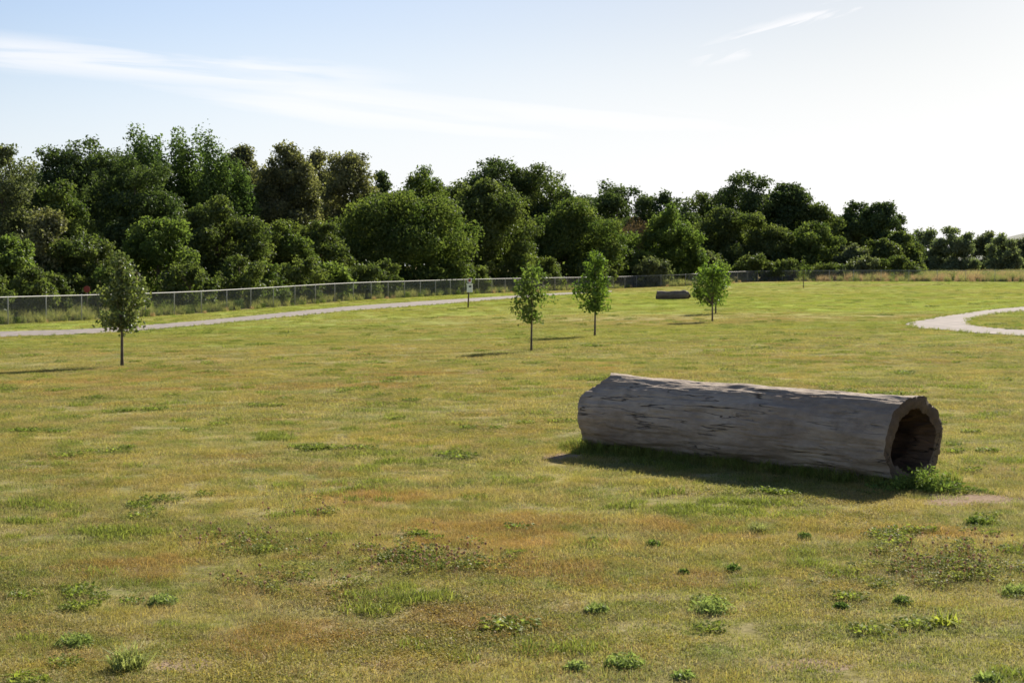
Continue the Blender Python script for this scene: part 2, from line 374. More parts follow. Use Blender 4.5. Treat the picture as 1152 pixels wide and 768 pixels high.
_fl = np.array([F1[0] + d0 * 120] + F1 + F2[1:] + [F2[-1] + np.array([80, -10.])])
def behind(x, y):                                    # signed: metres behind the fence line along y, through its angle
    a = np.degrees(np.arctan2(x, np.maximum(y, .5))); fa = np.degrees(np.arctan2(_fl[:, 0], _fl[:, 1])); o = np.argsort(fa)
    fd = np.interp(a, fa[o], np.hypot(_fl[o, 0], _fl[o, 1])); return np.hypot(x, y) - fd
meadow = np.clip((behind(GX, GY) + .8) / 1.6, 0, 1); meadow[(GY < 20)] = 0
me = mesh_quads('ground', np.c_[GX.ravel(), GY.ravel(), GZ.ravel()], np.c_[ii, ii + 1, ii + nx + 1, ii + nx], ground_mat(), {'meadow': ('POINT', meadow.ravel())}, True)
tag(obj('ground', me), kind='structure')

# ------------------------------------------------------------------ gravel paths
PATH = simple('gravel', (.195, .163, .143), .95, nscale=2.2, namp=.26, bump=.3)
def path(pairs, name, wob=.17):
    A = np.array([gpx(*a)[:2] for a, b in pairs]); B = np.array([gpx(*b)[:2] for a, b in pairs])
    s = np.r_[0, np.cumsum(np.linalg.norm(np.diff((A + B) / 2, axis=0), axis=1) + .3)]
    n = int(s[-1] / .35); ss = np.linspace(0, s[-1], n)
    def cr(P):
        out = np.c_[np.interp(ss, s, P[:, 0]), np.interp(ss, s, P[:, 1])]
        ker = np.ones(9) / 9; pad = np.pad(out, ((4, 4), (0, 0)), mode='edge')
        return np.c_[np.convolve(pad[:, 0], ker, 'valid'), np.convolve(pad[:, 1], ker, 'valid')]
    A, B = cr(A), cr(B); d = (B - A) / (np.linalg.norm(B - A, axis=1)[:, None] + 1e-9)
    nz = lambda sd_: fbm(np.c_[ss * .8, np.full(n, sd_ * 5.), np.zeros(n)], 3, 3)
    A = A + d * nz(1)[:, None] * wob * 2; B = B + d * nz(2)[:, None] * wob * 2
    m = 6; V = []
    for j in range(m + 1): V.append(A + (B - A) * j / m)
    V = np.stack(V, 1).reshape(-1, 2); z = hgt(V[:, 0], V[:, 1]) + .018
    i = (np.arange(n - 1)[:, None] * (m + 1) + np.arange(m)[None]).ravel()
    me = mesh_quads(name, np.c_[V, z], np.c_[i, i + 1, i + m + 2, i + m + 1], PATH, None, True)
    tag(obj(name, me), kind='structure'); return np.vstack([A, B[::-1]])
PA = path([((-260, 391), (-260, 399)), ((-120, 380), (-120, 387)), ((0, 373), (0, 379)), ((100, 370.4), (100, 376)), ((150, 367.4), (150, 372.4)), ((200, 363), (200, 368.6)), ((250, 358.6), (250, 364)),
           ((331, 350.4), (331, 356)), ((396, 344.4), (396, 349.4)), ((445, 341), (445, 346)), ((494, 337.8), (494, 342.6)), ((543, 334.8), (543, 338.6)),
           ((590, 331.9), (590, 334.8)), ((650, 328.6), (650, 330.8)), ((690, 327), (690, 328.6))], 'gravel_path')
PB = path([((1360, 331), (1360, 334.5)), ((1250, 337.5), (1250, 341.5)), ((1152, 345.3), (1152, 349.8)), ((1113, 348.6), (1116, 353.6)), ((1075, 354), (1098, 358)), ((1037, 359.8), (1091, 361)), ((1012, 365), (1089, 363.8)),
           ((1026, 368.6), (1091, 365.5)), ((1075, 372.6), (1096, 367)), ((1101, 375.2), (1123, 370)), ((1152, 378.2), (1152, 371.4)), ((1250, 385), (1250, 377)), ((1400, 398), (1400, 389))], 'curved_path', .12)
def inpoly(x, y, P):
    c_ = np.zeros(len(x), bool); j = len(P) - 1
    for i in range(len(P)):
        if P[i, 1] != P[j, 1]:
            c_ ^= ((P[i, 1] > y) != (P[j, 1] > y)) & (x < (P[j, 0] - P[i, 0]) * (y - P[i, 1]) / (P[j, 1] - P[i, 1]) + P[i, 0])
        j = i
    return c_

# ------------------------------------------------------------------ hill far behind on the right
def hill(px0, px1, py_top, y, depth, peak):
    x0, x1 = at(px0, 290, y)[0], at(px1, 290, y)[0]; top = at(px0, py_top, y)[2]
    n, m = 60, 24; u = np.linspace(0, 1, n); v = np.linspace(-1, 1, m); U, Vv = np.meshgrid(u, v)
    prof = np.interp(U, [0, .08, .2, .35, .6, 1], [0, .35, .75, 1, .85, 0]) * (1 - Vv ** 2) ** .8
    X = x0 + (x1 - x0) * U; Y = y + Vv * depth; Z = top * prof + .9 * fbm(np.c_[X.ravel() * .05, Y.ravel() * .05, 0 * X.ravel()], 4, 5).reshape(X.shape) * prof - .3
    i = (np.arange(m - 1)[:, None] * n + np.arange(n - 1)[None]).ravel()
    me = mesh_quads('hill', np.c_[X.ravel(), Y.ravel(), Z.ravel()], np.c_[i, i + 1, i + n + 1, i + n], simple('hill_grass', (.075, .09, .06), .95, nscale=.05, namp=.3), None, True)
    tag(obj('hill', me), kind='structure')
hill(1055, 1420, 257.0, 700., 90., 0)

# ------------------------------------------------------------------ trees
ENV = {
    'dome':   lambda u: (.78 + .22 * np.minimum(1, u / .25)) * np.sqrt(np.maximum(1 - u ** 3.0, 0)),
    'oval':   lambda u: np.maximum(1 - np.abs((u - .42) / .60) ** 2.1, 0) ** .5,
    'column': lambda u: np.interp(u, [0, .2, .45, .65, .8, .9, .97, 1], [.85, 1., .95, .80, .62, .45, .25, .08]),
    'plume':  lambda u: (.75 + .25 * np.minimum(1, u / .35)) * np.maximum(1 - u ** 6., 0) ** .5,
    'loose':  lambda u: (.75 + .25 * np.minimum(1, u / .4)) * np.maximum(1 - u ** 2.6, 0) ** .5,
    'tear':   lambda u: np.interp(u, [0, .08, .25, .45, .65, .85, 1], [.35, .80, 1.0, .88, .62, .34, .08]),
    'saple':  lambda u: np.interp(u, [0, .10, .30, .5, .7, .88, 1], [.40, .85, 1.0, .80, .52, .42, .12]),
}
def leaves(C, Nn, size, rng, asp=.62):
    n = len(C); Nn = Nn / (np.linalg.norm(Nn, axis=1)[:, None] + 1e-9)
    t = np.cross(Nn, rng.normal(size=(n, 3))); t /= np.linalg.norm(t, axis=1)[:, None] + 1e-9; b = np.cross(Nn, t)
    s = size * (.6 + .8 * rng.rand(n))[:, None] / 2
    V = np.stack([C - t * s, C + b * s * asp - Nn * s * .25, C + t * s, C - b * s * asp - Nn * s * .25], 1).reshape(-1, 3)
    return V, np.arange(4 * n).reshape(n, 4)
def make_tree(name, label, base, crown_lo, crown_hi, hw, style, pal, n, leaf, seed, cat='tree', group=None, nc=70, hwy=None,
              trunk_r=.18, lean=(0, 0), skew=0., crc=(.17, .34), out=.05, bark=None, twigs=0, limbs=9):
    rng = np.random.RandomState(seed); H = crown_hi - crown_lo; hwy = hwy or hw * .85
    root = empty(name, (base[0], base[1], base[2]), label, cat, group)
    u = rng.rand(nc * 3) ** .92; ph = rng.rand(nc * 3) * 2 * math.pi
    e = ENV[style](u); ok = rng.rand(nc * 3) < e + .15; u, ph, e = u[ok][:nc], ph[ok][:nc], e[ok][:nc]; m = len(u)
    lump = 1 + .20 * np.sin(3 * ph + seed) * np.sin(5 * u + seed * .7) + .13 * rng.normal(size=m)
    rc = (hw ** .5 * max(hw, H * .5) ** .5) * (crc[0] + (crc[1] - crc[0]) * rng.rand(m)) * np.clip(.7 + .45 * e, .6, 1.1)
    rr = np.where(rng.rand(m) < .6, 1., .15 + .8 * rng.rand(m)) * np.clip(lump, .7, 1.2)
    rad = np.maximum(e * rr - rc / hw * .45, .02)
    C = np.c_[np.cos(ph) * rad * hw + skew * hw * (u - .3), np.sin(ph) * rad * hwy, crown_lo - base[2] + np.clip(u * H, rc * .5, H - rc * .75)]; C[:, 2] += (u > .6) * rng.normal(size=m) * .03 * H
    zf = {'plume': 2.3, 'column': .95}.get(style, .80); xf = {'plume': .55}.get(style, 1.)
    zf_ = 1; w = rc ** 2; cnt = np.maximum((n * w / w.sum()).astype(int), 6); idx = np.repeat(np.arange(m), cnt); k_ = len(idx)
    dr = rng.normal(size=(k_, 3)); dr /= np.linalg.norm(dr, axis=1)[:, None]
    rad_ = rc[idx] * (.45 + .55 * rng.rand(k_) ** .6); o_ = rng.rand(k_) < out; rad_[o_] *= 1.35
    P = C[idx] + dr * rad_[:, None] * np.array([xf, xf, zf]) + rng.normal(size=(k_, 3)) * leaf * .5
    zb = crown_lo - base[2]; zt = np.percentile(P[:, 2], 99.6); P[:, 2] = np.where(P[:, 2] > zb, zb + (P[:, 2] - zb) * H / (zt - zb), P[:, 2])
    mx_ = (np.percentile(P[:, 0], 98.5) - np.percentile(P[:, 0], 1.5)) / 2; P[:, 0] *= hw / mx_
    P[:, 2] = np.maximum(P[:, 2], .05)
    Nn = dr * .8 + rng.normal(size=(k_, 3)) * .75 + np.array([0, 0, .25])
    V, Q = leaves(P, Nn, leaf, rng)
    tone = np.clip(.5 + .20 * rng.normal(size=m)[idx] + .20 * rng.normal(size=k_), 0, 1)
    obj('crown', mesh_quads('crown', V, Q, LEAF[pal], {'tone': ('FACE', tone)}), root)
    mb = MB(); topz = crown_lo - base[2] + H * (.85 if twigs else .6)
    zz = np.linspace(-.1, topz, 9); tx = skew * hw * .4 * (zz / topz) ** 2 + .02 * topz * np.sin(zz * 1.3 + seed) * .3 + lean[0] * zz / topz
    ty = .02 * topz * np.cos(zz * 1.1 + seed) * .3 + lean[1] * zz / topz
    mb.tube(np.c_[tx, ty, zz], trunk_r * (1 - .75 * (zz + .1) / (topz + .1)) * np.where(zz < .05, 1.25, 1), 8)
    for j in rng.permutation(m)[:limbs]:
        z0 = min(max(C[j][2] * .55, crown_lo - base[2]), topz * .95); p0 = np.array([np.interp(z0, zz, tx), np.interp(z0, zz, ty), z0])
        t_ = np.linspace(0, 1, 5)[:, None]; pts = p0 + (C[j] - p0) * t_; pts[:, 2] += np.sin(t_[:, 0] * math.pi) * .04 * H * (1 if not twigs else .5)
        mb.tube(pts, np.linspace(trunk_r * (.28 if not twigs else .35), trunk_r * .07, 5), 6)
    obj('trunk', mb.me('trunk', bark or BARK, True), root)
    return root
TREES_G = 'trees and bushes behind the chain link fence'
# name, label, px, half width px, top py, foot py, metres behind fence, style, palette, leaves, clumps
T = [
 ('tall_tree', 'dark feathery tree with greyish sprigs cut by the left edge of the photo', 4, 38, 166, 318, 30, 'loose', 'grey', 9000, 60),
 ('broad_tree', 'broad dark green tree second from the left edge, flat ragged top', 62, 46, 170, 320, 32, 'dome', 'dark', 14000, 80),
 ('broad_tree', 'large dark tree just left of the pair of upright feathery trees', 108, 44, 160, 318, 30, 'dome', 'dark', 15000, 85),
 ('broad_tree', 'dark rounded tree in front of the upright feathery trees, speckled with sunlit leaves', 150, 42, 178, 320, 20, 'oval', 'dark', 15000, 80),
 ('upright_tree', 'tallest upright feathery green tree, left one of the pair above the dark trees', 163, 28, 149, 300, 36, 'plume', 'poplar', 11000, 60),
 ('upright_tree', 'upright feathery green tree with a wide skirt sloping right, right one of the pair', 218, 36, 149, 300, 34, 'plume', 'poplar', 13000, 70),
 ('upright_tree', 'lower right shoulder tree of feathery upright green shoots', 255, 30, 184, 300, 32, 'plume', 'poplar', 9000, 50),
 ('ball_tree', 'brownish olive tree directly right of the upright feathery trees', 274, 33, 167, 300, 38, 'column', 'olive', 14000, 95),
 ('ball_tree', 'widest brownish olive column tree with a double top', 323, 36, 166, 305, 30, 'column', 'olive', 17000, 110),
 ('ball_tree', 'narrow brownish olive tree between two wider olive trees', 357, 30, 173, 300, 40, 'column', 'olive', 11000, 80),
 ('ball_tree', 'round topped olive tree, rightmost of the brownish olive row', 396, 30, 174, 300, 31, 'dome', 'olive', 14000, 95),
 ('small_tree', 'small dark round treetop peeking out right of the olive row', 429, 15, 194, 300, 40, 'oval', 'dark', 4000, 34),
 ('broad_tree', 'yellow green tree standing behind the large dome shaped tree', 474, 40, 191, 305, 30, 'loose', 'yellow', 11000, 65),
 ('broad_tree', 'mid green tree filling the gap behind the dome shaped tree and the tall pair', 518, 30, 206, 305, 26, 'dome', 'mid', 8000, 50),
 ('tall_tree', 'tall dark tree with a knobbly crown rising above the middle of the row', 556, 32, 180, 310, 34, 'loose', 'dark', 11000, 55),
 ('tall_tree', 'tall green tree sloping down to the right in the middle of the row', 600, 42, 188, 312, 28, 'dome', 'mid', 14000, 75),
 ('tall_tree', 'dark shaded tree in the middle of the row behind the second sapling', 632, 34, 214, 318, 20, 'dome', 'dark', 10000, 60),
 ('tall_tree', 'open crowned dark tree with sky showing between boughs', 694, 36, 208, 310, 34, 'loose', 'dark', 10000, 50),
 ('broad_tree', 'dark rounded tree behind the brown dead bush', 748, 28, 218, 312, 34, 'dome', 'dark', 9000, 55),
 ('broad_tree', 'green tree with a ragged top left of the tallest tree on the right', 795, 34, 218, 312, 30, 'loose', 'mid', 11000, 60),
 ('tall_tree', 'tallest tree of the right half with a layered dark crown', 842, 36, 197, 315, 26, 'loose', 'dark', 15000, 75),
 ('tall_tree', 'dark tree with a knob on top, right shoulder of the tallest right tree', 884, 27, 208, 315, 26, 'dome', 'dark', 12000, 60),
 ('broad_tree', 'pale green tree with a soft outline behind the thin yellowish sapling', 918, 30, 230, 315, 24, 'dome', 'mid', 11000, 60),
 ('tall_tree', 'open dark tree left of the last tall tree, sky showing through its top', 956, 24, 229, 315, 28, 'loose', 'dark', 9000, 45),
 ('tall_tree', 'last tall dark tree where the high row ends, its crown leaning right', 990, 27, 229, 315, 24, 'loose', 'dark', 11000, 50),
 ('low_tree', 'soft green low tree at the foot of the last tall dark tree', 1012, 24, 262, 315, 14, 'dome', 'mid', 8000, 45),
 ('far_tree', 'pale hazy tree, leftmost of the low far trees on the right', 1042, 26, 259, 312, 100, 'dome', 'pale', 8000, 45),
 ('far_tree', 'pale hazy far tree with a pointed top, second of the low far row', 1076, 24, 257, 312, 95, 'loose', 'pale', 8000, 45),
 ('far_tree', 'darker far tree in the middle of the low far row', 1112, 20, 262, 312, 105, 'dome', 'grey', 7000, 42),
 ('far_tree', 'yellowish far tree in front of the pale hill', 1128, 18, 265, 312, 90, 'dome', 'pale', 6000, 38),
 ('far_tree', 'dark far tree cut by the right edge of the photo', 1152, 22, 268, 312, 100, 'dome', 'grey', 7000, 42),
 # front rows
 # front rows2
 ('leafy_bush', 'bright green bush at the left edge right behind the fence', 8, 38, 268, 345, 5, 'dome', 'light', 12000, 60),
 ('leafy_bush', 'low dark spreading tree above the small red sign', 92, 48, 268, 336, 9, 'dome', 'mid', 13000, 75),
 ('leafy_bush', 'pale brownish green bush between the left edge bush and the dark trees', 52, 34, 238, 330, 12, 'dome', 'olive', 10000, 60),
 ('leafy_bush', 'sunlit yellowish olive crown in the middle of the dark left trees', 72, 30, 205, 300, 20, 'loose', 'yellow', 8000, 45),
 ('loose_tree', 'light green loose tree with fine drooping leaves behind the first sapling', 178, 44, 247, 340, 7, 'loose', 'light', 13000, 60),
 ('broad_tree', 'big tree with a sunlit leafy top right of the light green loose tree', 245, 52, 227, 338, 10, 'dome', 'mid', 20000, 95),
 ('leafy_bush', 'sunlit bush between the big sunlit tree and the dome shaped tree', 318, 34, 250, 332, 9, 'dome', 'yellow', 12000, 60),
 ('leafy_bush', 'knobbly green bush tucked left of the dome shaped tree', 362, 36, 252, 328, 9, 'loose', 'mid', 12000, 60),
 ('dome_tree', 'large dome shaped tree with a smooth round sunlit crown', 452, 74, 218, 330, 9, 'dome', 'yellow', 34000, 150),
 ('round_tree', 'tall rounded tree just right of the large dome shaped tree', 548, 50, 205, 326, 9, 'dome', 'mid', 26000, 110),
 ('broad_tree', 'soft green tree behind the second and third saplings', 645, 50, 226, 322, 10, 'dome', 'yellow', 22000, 110),
 ('leafy_bush', 'low rounded sunlit tree beside the brown dead bush', 690, 38, 262, 320, 7, 'dome', 'light', 13000, 70),
 ('loose_tree', 'willowy green tree with soft boughs behind the short far log', 755, 36, 234, 318, 10, 'loose', 'light', 14000, 70),
 ('leafy_bush', 'pale grey green bush draped over the fence corner', 782, 26, 278, 321, 2.5, 'dome', 'grey', 8000, 50),
 ('broad_tree', 'rounded green tree behind the pair of close saplings', 822, 38, 236, 318, 10, 'dome', 'mid', 18000, 90),
 ('leafy_bush', 'low green tree with drooping boughs under the tallest right tree', 868, 30, 256, 318, 9, 'loose', 'mid', 12000, 60),
 ('leafy_bush', 'mottled green tree behind the thin yellowish sapling, lower of two', 915, 34, 252, 318, 9, 'dome', 'yellow', 13000, 70),
 ('leafy_bush', 'low grey green bush below the open dark tree', 958, 22, 276, 318, 6, 'dome', 'grey', 8000, 45),
 ('leafy_bush', 'low dark green bush below the last tall dark tree', 992, 22, 270, 318, 8, 'dome', 'mid', 8000, 45),
]
ORD = 'first second third fourth fifth sixth seventh eighth ninth tenth eleventh twelfth thirteenth fourteenth fifteenth sixteenth seventeenth eighteenth nineteenth twentieth twenty-first twenty-second twenty-third twenty-fourth twenty-fifth twenty-sixth'.split()
for k_, (px, top) in enumerate(((-45, 185), (-10, 200), (35, 196), (85, 192), (130, 196), (190, 190), (245, 196), (300, 222), (345, 226), (385, 226), (425, 212), (465, 216), (505, 222), (545, 218), (590, 216), (635, 226),
                              (675, 236), (715, 240), (760, 236), (800, 232), (850, 226), (895, 232), (935, 246), (970, 246), (1000, 262))):
    T.append(('wood_tree', 'dark tree deep in the wood, glimpsed through gaps, %s from the left' % ORD[k_], px, 36, top, 300, 44, 'dome', 'dark', 6500, 50))
LOWB = [(-20, 22, 300, 'mid'), (35, 20, 302, 'mid'), (56, 14, 308, 'mid'), (130, 20, 300, 'yellow'), (214, 22, 296, 'mid'), (270, 22, 288, 'light'), (300, 20, 296, 'yellow'), (338, 20, 290, 'mid'), (372, 18, 296, 'light'),
        (405, 20, 298, 'light'), (430, 15, 293, 'mid'), (500, 17, 292, 'yellow'), (528, 16, 297, 'mid'), (585, 18, 286, 'yellow'), (612, 16, 290, 'mid'), (668, 15, 290, 'light'), (715, 14, 286, 'mid'), (735, 14, 290, 'grey'),
        (800, 15, 284, 'light'), (845, 15, 286, 'mid'), (880, 15, 292, 'mid'), (935, 17, 296, 'light'), (975, 15, 288, 'grey'), (1010, 16, 288, 'mid')]
for k_, (px, hwp, top, pal) in enumerate(LOWB):
    T.append(('low_bush', 'low bush in the undergrowth behind the fence, %s from the left' % ORD[k_], px, hwp * 1.35, top, 320, 3.0 if px < 771 else 4, 'loose' if k_ % 3 else 'dome', {'light': 'mid'}.get(pal, pal) if k_ % 4 else pal, 2600, 34))
for i, (nm, lb, px, hwp, top, foot, off, st, pal, n, nc) in enumerate(T):
    back = off >= 20 and off < 60; off = off + 6 if off < 60 and off > 4 else off + 2 if nm == 'low_bush' else off
    if back and nm != 'wood_tree' and st != 'column': hwp *= 1.15
    y = float(fence_dist(min(px, 771))) + off if px < 771 else 182. + off
    x = (px - 576) / F_PX * y; g = float(hgt(x, y)[0]); g = g if y < 260 else g * 1.
    hw = hwp / F_PX * y; top_z = at(px, top, y)[2]; H = top_z - g
    lo = g + (.26 * H if back else .35 if st in ('dome', 'column') else .06 * H)
    nn = int(n * 1.5)
    leaf = .17 + .0012 * (y - 75) if y < 250 else .44; nn = int(nn * 1.05)
    if pal == 'olive' and st == 'column': nn = int(nn * 1.4)
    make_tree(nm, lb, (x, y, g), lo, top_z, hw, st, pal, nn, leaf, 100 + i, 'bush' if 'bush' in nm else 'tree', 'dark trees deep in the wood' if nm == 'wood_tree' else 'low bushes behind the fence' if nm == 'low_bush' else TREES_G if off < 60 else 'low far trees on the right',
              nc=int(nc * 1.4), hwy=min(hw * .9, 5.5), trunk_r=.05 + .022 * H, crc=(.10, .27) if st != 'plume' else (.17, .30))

# the brown dead bush
y = float(fence_dist(711)) + 13; x = (712 - 576) / F_PX * y; g = float(hgt(x, y)[0])
db = make_tree('dead_bush', 'brown dead bush of bare twigs amid the green trees', (x, y, g), g + .5, at(712, 246, y)[2], 22 / F_PX * y, 'dome', 'dead', 3500, .14, 77, 'bush', nc=46, trunk_r=.12, bark=TWIG, limbs=40)
rng = np.random.RandomState(4); mb = MB(); topz = at(712, 244, y)[2] - g
for k_ in range(420):
    a_ = rng.rand() * 6.28; e_ = .4 + rng.rand() * 1.1; l_ = 1.2 + rng.rand() * 1.6; s_ = rng.rand() * topz * .75; r_ = (1 - (s_ / topz) ** 2) * 1.3
    p0 = np.array([math.cos(a_) * r_ * rng.rand(), math.sin(a_) * r_ * rng.rand(), s_]); d_ = np.array([math.cos(a_) * math.cos(e_), math.sin(a_) * math.cos(e_), math.sin(e_)])
    mb.tube([p0, p0 + d_ * l_ * .5 + rng.normal(size=3) * .08, p0 + d_ * l_], [.018, .012, .005], 4, False)
obj('twigs', mb.me('twigs', TWIG), db)

# ------------------------------------------------------------------ saplings
SG = 'young trees planted on the lawn'
def sapling(label, px, py, top, hwp, crown_bot, style, pal, n, leaf, seed, nc=40, tr=.035, skew=0, lean=(0, 0), crc=(.22, .36), out=.12, cskew=0):
    b = gpx(px, py); y = b[1]; sc = y / F_PX
    return make_tree('sapling', label, b, at(px, crown_bot, y)[2], at(px, top, y)[2], hwp * sc, style, pal, n, leaf, seed, 'sapling', SG,
                     nc=nc, trunk_r=tr, skew=skew, lean=lean, crc=crc, out=out, twigs=1, limbs=26, hwy=hwp * sc * .9)
sapling('sapling with a dense dark teardrop crown, the leftmost young tree', 138, 412, 284, 25, 371, 'tear', 'young', 2500, .085, 11, nc=60, tr=.036, crc=(.14, .30), out=.2)
sapling('thin sapling with a sparse straggly crown, left of the two in mid lawn', 598, 395, 296, 20, 362, 'saple', 'light', 1200, .085, 12, nc=48, tr=.028, crc=(.16, .28), out=.25)
sapling('sapling with a dense green crown, right of the two in mid lawn', 669, 378, 283, 19, 350, 'tear', 'maple', 2400, .09, 13, nc=46, tr=.032)
sapling('bright leafy sapling in front of its near twin by the short far log', 801, 362, 297, 18, 342, 'oval', 'maple', 2200, .10, 14, nc=40, tr=.034)
sapling('sapling half hidden behind its bright twin by the short far log', 805, 353, 293, 15, 341, 'oval', 'light', 1500, .11, 15, nc=26, tr=.036)
sapling('tiny thin sapling with yellowish leaves at the far edge of the lawn', 904, 324, 288, 7, 314, 'tear', 'yellow', 330, .12, 16, nc=22, tr=.04)

# ------------------------------------------------------------------ chain link fences
def fence(name, label, P, hgt_m, broken=False):
    P = np.array(P); root_xy = P[len(P) // 2]; base = np.array([root_xy[0], root_xy[1], float(hgt(*root_xy)[0])])
    root = empty(name, base, label, 'fence', 'chain link fences round the field')
    g = hgt(P[:, 0], P[:, 1]); G = np.c_[P, g] - base
    pm = {}
    for i, p in enumerate(G):
        r = .036 if i in (0, len(G) - 1) else .026
        mb = MB().tube([p + [0, 0, -.1], p + [0, 0, hgt_m + .02], p + [0, 0, hgt_m + .05]], [r, r, r * .45], 8)
        obj('post', mb.me('post', STEEL, True), root)
    top = G + [0, 0, hgt_m]; mb = MB().tube(top, .024, 6); obj('top_rail', mb.me('top_rail', STEEL, True), root)
    # wire mesh: two families of slanted wires woven along the line
    s = np.r_[0, np.cumsum(np.linalg.norm(np.diff(G[:, :2], axis=0), axis=1))]; Lt = s[-1]; step = .075
    st = np.arange(0, Lt - hgt_m, step); V = []
    hb = hgt_m - .05
    def pt(ss, z): return np.c_[np.interp(ss, s, G[:, 0]), np.interp(ss, s, G[:, 1]), np.interp(ss, s, G[:, 2]) + z]
    w = .0019; mb = MB()
    for fam in (0, 1):
        nseg_ = 3
        for k_ in range(nseg_):
            za, zb = .05 + hb * k_ / nseg_, .05 + hb * (k_ + 1) / nseg_; fa_, fb_ = k_ / nseg_, (k_ + 1) / nseg_
            if fam: a_, b_ = pt(st + hb * fa_, za), pt(st + hb * fb_, zb)
            else: a_, b_ = pt(st + hb * (1 - fa_), za), pt(st + hb * (1 - fb_), zb)
            off = np.array([[w, 0, w], [-w, 0, w], [0, 0, -w * 1.2]]); n_ = len(a_)
            v = np.concatenate([a_[:, None] + off, b_[:, None] + off], 1).reshape(-1, 3); q0 = np.arange(n_)[:, None] * 6
            for f_ in ([0, 1, 4, 3], [1, 2, 5, 4], [2, 0, 3, 5]): mb.Q.append(q0 + np.array(f_) + mb.n)
            mb.V.append(v); mb.n += len(v)
    obj('wire_mesh', mb.me('wire_mesh', WIRE), root)
    return root
fence('chain_link_fence', 'long galvanised chain link fence running along the gravel path to its corner post', F1, 1.2)
fence('far_chain_link_fence', 'far chain link fence along the right end of the field', F2, 1.22)

# ------------------------------------------------------------------ waste bag post by the path, red sign behind the fence
b = gpx(527, 346.5); sc = b[1] / F_PX
root = empty('bag_dispenser_post', b, 'leaning brown post with a white bag dispenser box beside the gravel path', 'post')
hh = at(527, 315, b[1])[2] - b[2]
BROWN = simple('brown_post_paint', (.085, .06, .045), .8, nscale=8); WHITE = simple('white_box_paint', (.78, .78, .76), .5); REDP = simple('red_paint', (.27, .045, .035), .7); INK = simple('black_ink', (.02, .02, .02), .6)
mb = MB().tube([[-.03, 0, -.15], [.05, 0, hh]], .04, 8); obj('post', mb.me('post', BROWN, True), root)
mb = MB().box((.06, -.06, hh - .02), (.20, .02, .24)); sg = obj('sign_plate', mb.me('sign_plate', WHITE), root)
mb = MB().box((.06, -.073, hh - .02), (.13, .005, .16)); obj('red_mark', mb.me('red_mark', REDP), sg)
mb = MB().box((.07, -.11, hh - .42), (.30, .14, .42)).box((.07, -.11, hh - .20), (.33, .17, .03)); bx_ = obj('dispenser_box', mb.me('dispenser_box', WHITE), root)
mb = MB().box((.09, -.184, hh - .33), (.13, .006, .09)); obj('dark_mark', mb.me('dark_mark', INK), bx_)  # flat dark mark on the front of the box

y = float(fence_dist(98)) + 3.; x = (98 - 576) / F_PX * y; g = float(hgt(x, y)[0]); topz = at(98, 321, y)[2] - g
root = empty('red_sign', (x, y, g), 'small round red sign on a thin post behind the fence', 'sign')
obj('post', MB().tube([[0, 0, -.1], [0, 0, topz - .1]], .02, 8).me('post', BROWN, True), root)
mb = MB().tube([[0, -.035, topz - .19], [0, -.022, topz - .19]], .165, 16); obj('disc', mb.me('disc', REDP), root)

# ------------------------------------------------------------------ hollow logs
def wood(name, c1, c2, dark, grain=1.):
    m, t, out = newmat(name); tc_ = N(t, 'ShaderNodeTexCoord')
    def nz(scale, sx, detail=5., rough=.6):
        mp_ = N(t, 'ShaderNodeMapping'); mp_.inputs['Scale'].default_value = (sx, 1, 1); L(t, tc_.outputs['Object'], mp_.inputs[0])
        n_ = N(t, 'ShaderNodeTexNoise', i_Scale=scale, i_Detail=detail, i_Roughness=rough); L(t, mp_.outputs[0], n_.inputs[0]); return n_.outputs[0]
    big = nz(2.6, .6); fine = nz(22., .35, 6., .7); mid = nz(6., .55, 5., .7); crack = nz(13., .07, 3., .5)
    base = mixc(t, ramp(t, big, .35, .65), c1, c2); base = mixc(t, ramp(t, fine, .35, .7, 0, .55), base, mixc(t, 1., base, (1.55, 1.5, 1.45), 'MULTIPLY'))
    base = mixc(t, ramp(t, mid, .52, .70, 0, .5), base, dark)
    cr_ = ramp(t, math_node(t, 'ABSOLUTE', math_node(t, 'SUBTRACT', crack, .5)), .0, .018, 1., 0.)
    cr_ = math_node(t, 'MULTIPLY', cr_, ramp(t, big, .45, .6)); base = mixc(t, math_node(t, 'MULTIPLY', cr_, .85), base, (.02, .016, .013))
    b_ = N(t, 'ShaderNodeBsdfPrincipled'); L(t, base, b_.inputs['Base Color']); b_.inputs['Roughness'].default_value = .85
    b_.inputs['Specular IOR Level'].default_value = .25
    hsum = math_node(t, 'ADD', math_node(t, 'MULTIPLY', fine, .5), math_node(t, 'ADD', mid, math_node(t, 'MULTIPLY', cr_, -.8)))
    bp = N(t, 'ShaderNodeBump', i_Strength=1., i_Distance=.012 * grain); L(t, hsum, bp.inputs['Height']); L(t, bp.outputs[0], b_.inputs['Normal'])
    L(t, b_.outputs[0], out.inputs[0]); return m
WOOD = wood('weathered_wood', (.225, .175, .132), (.345, .28, .215), (.12, .088, .062))
DARKW = wood('dark_brown_wood', (.12, .092, .072), (.19, .15, .118), (.04, .028, .02))  # darker brown wood for the short far log
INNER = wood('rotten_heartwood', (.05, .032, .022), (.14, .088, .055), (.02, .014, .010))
ENDW = wood('end_grain', (.095, .070, .050), (.145, .11, .080), (.035, .026, .019))
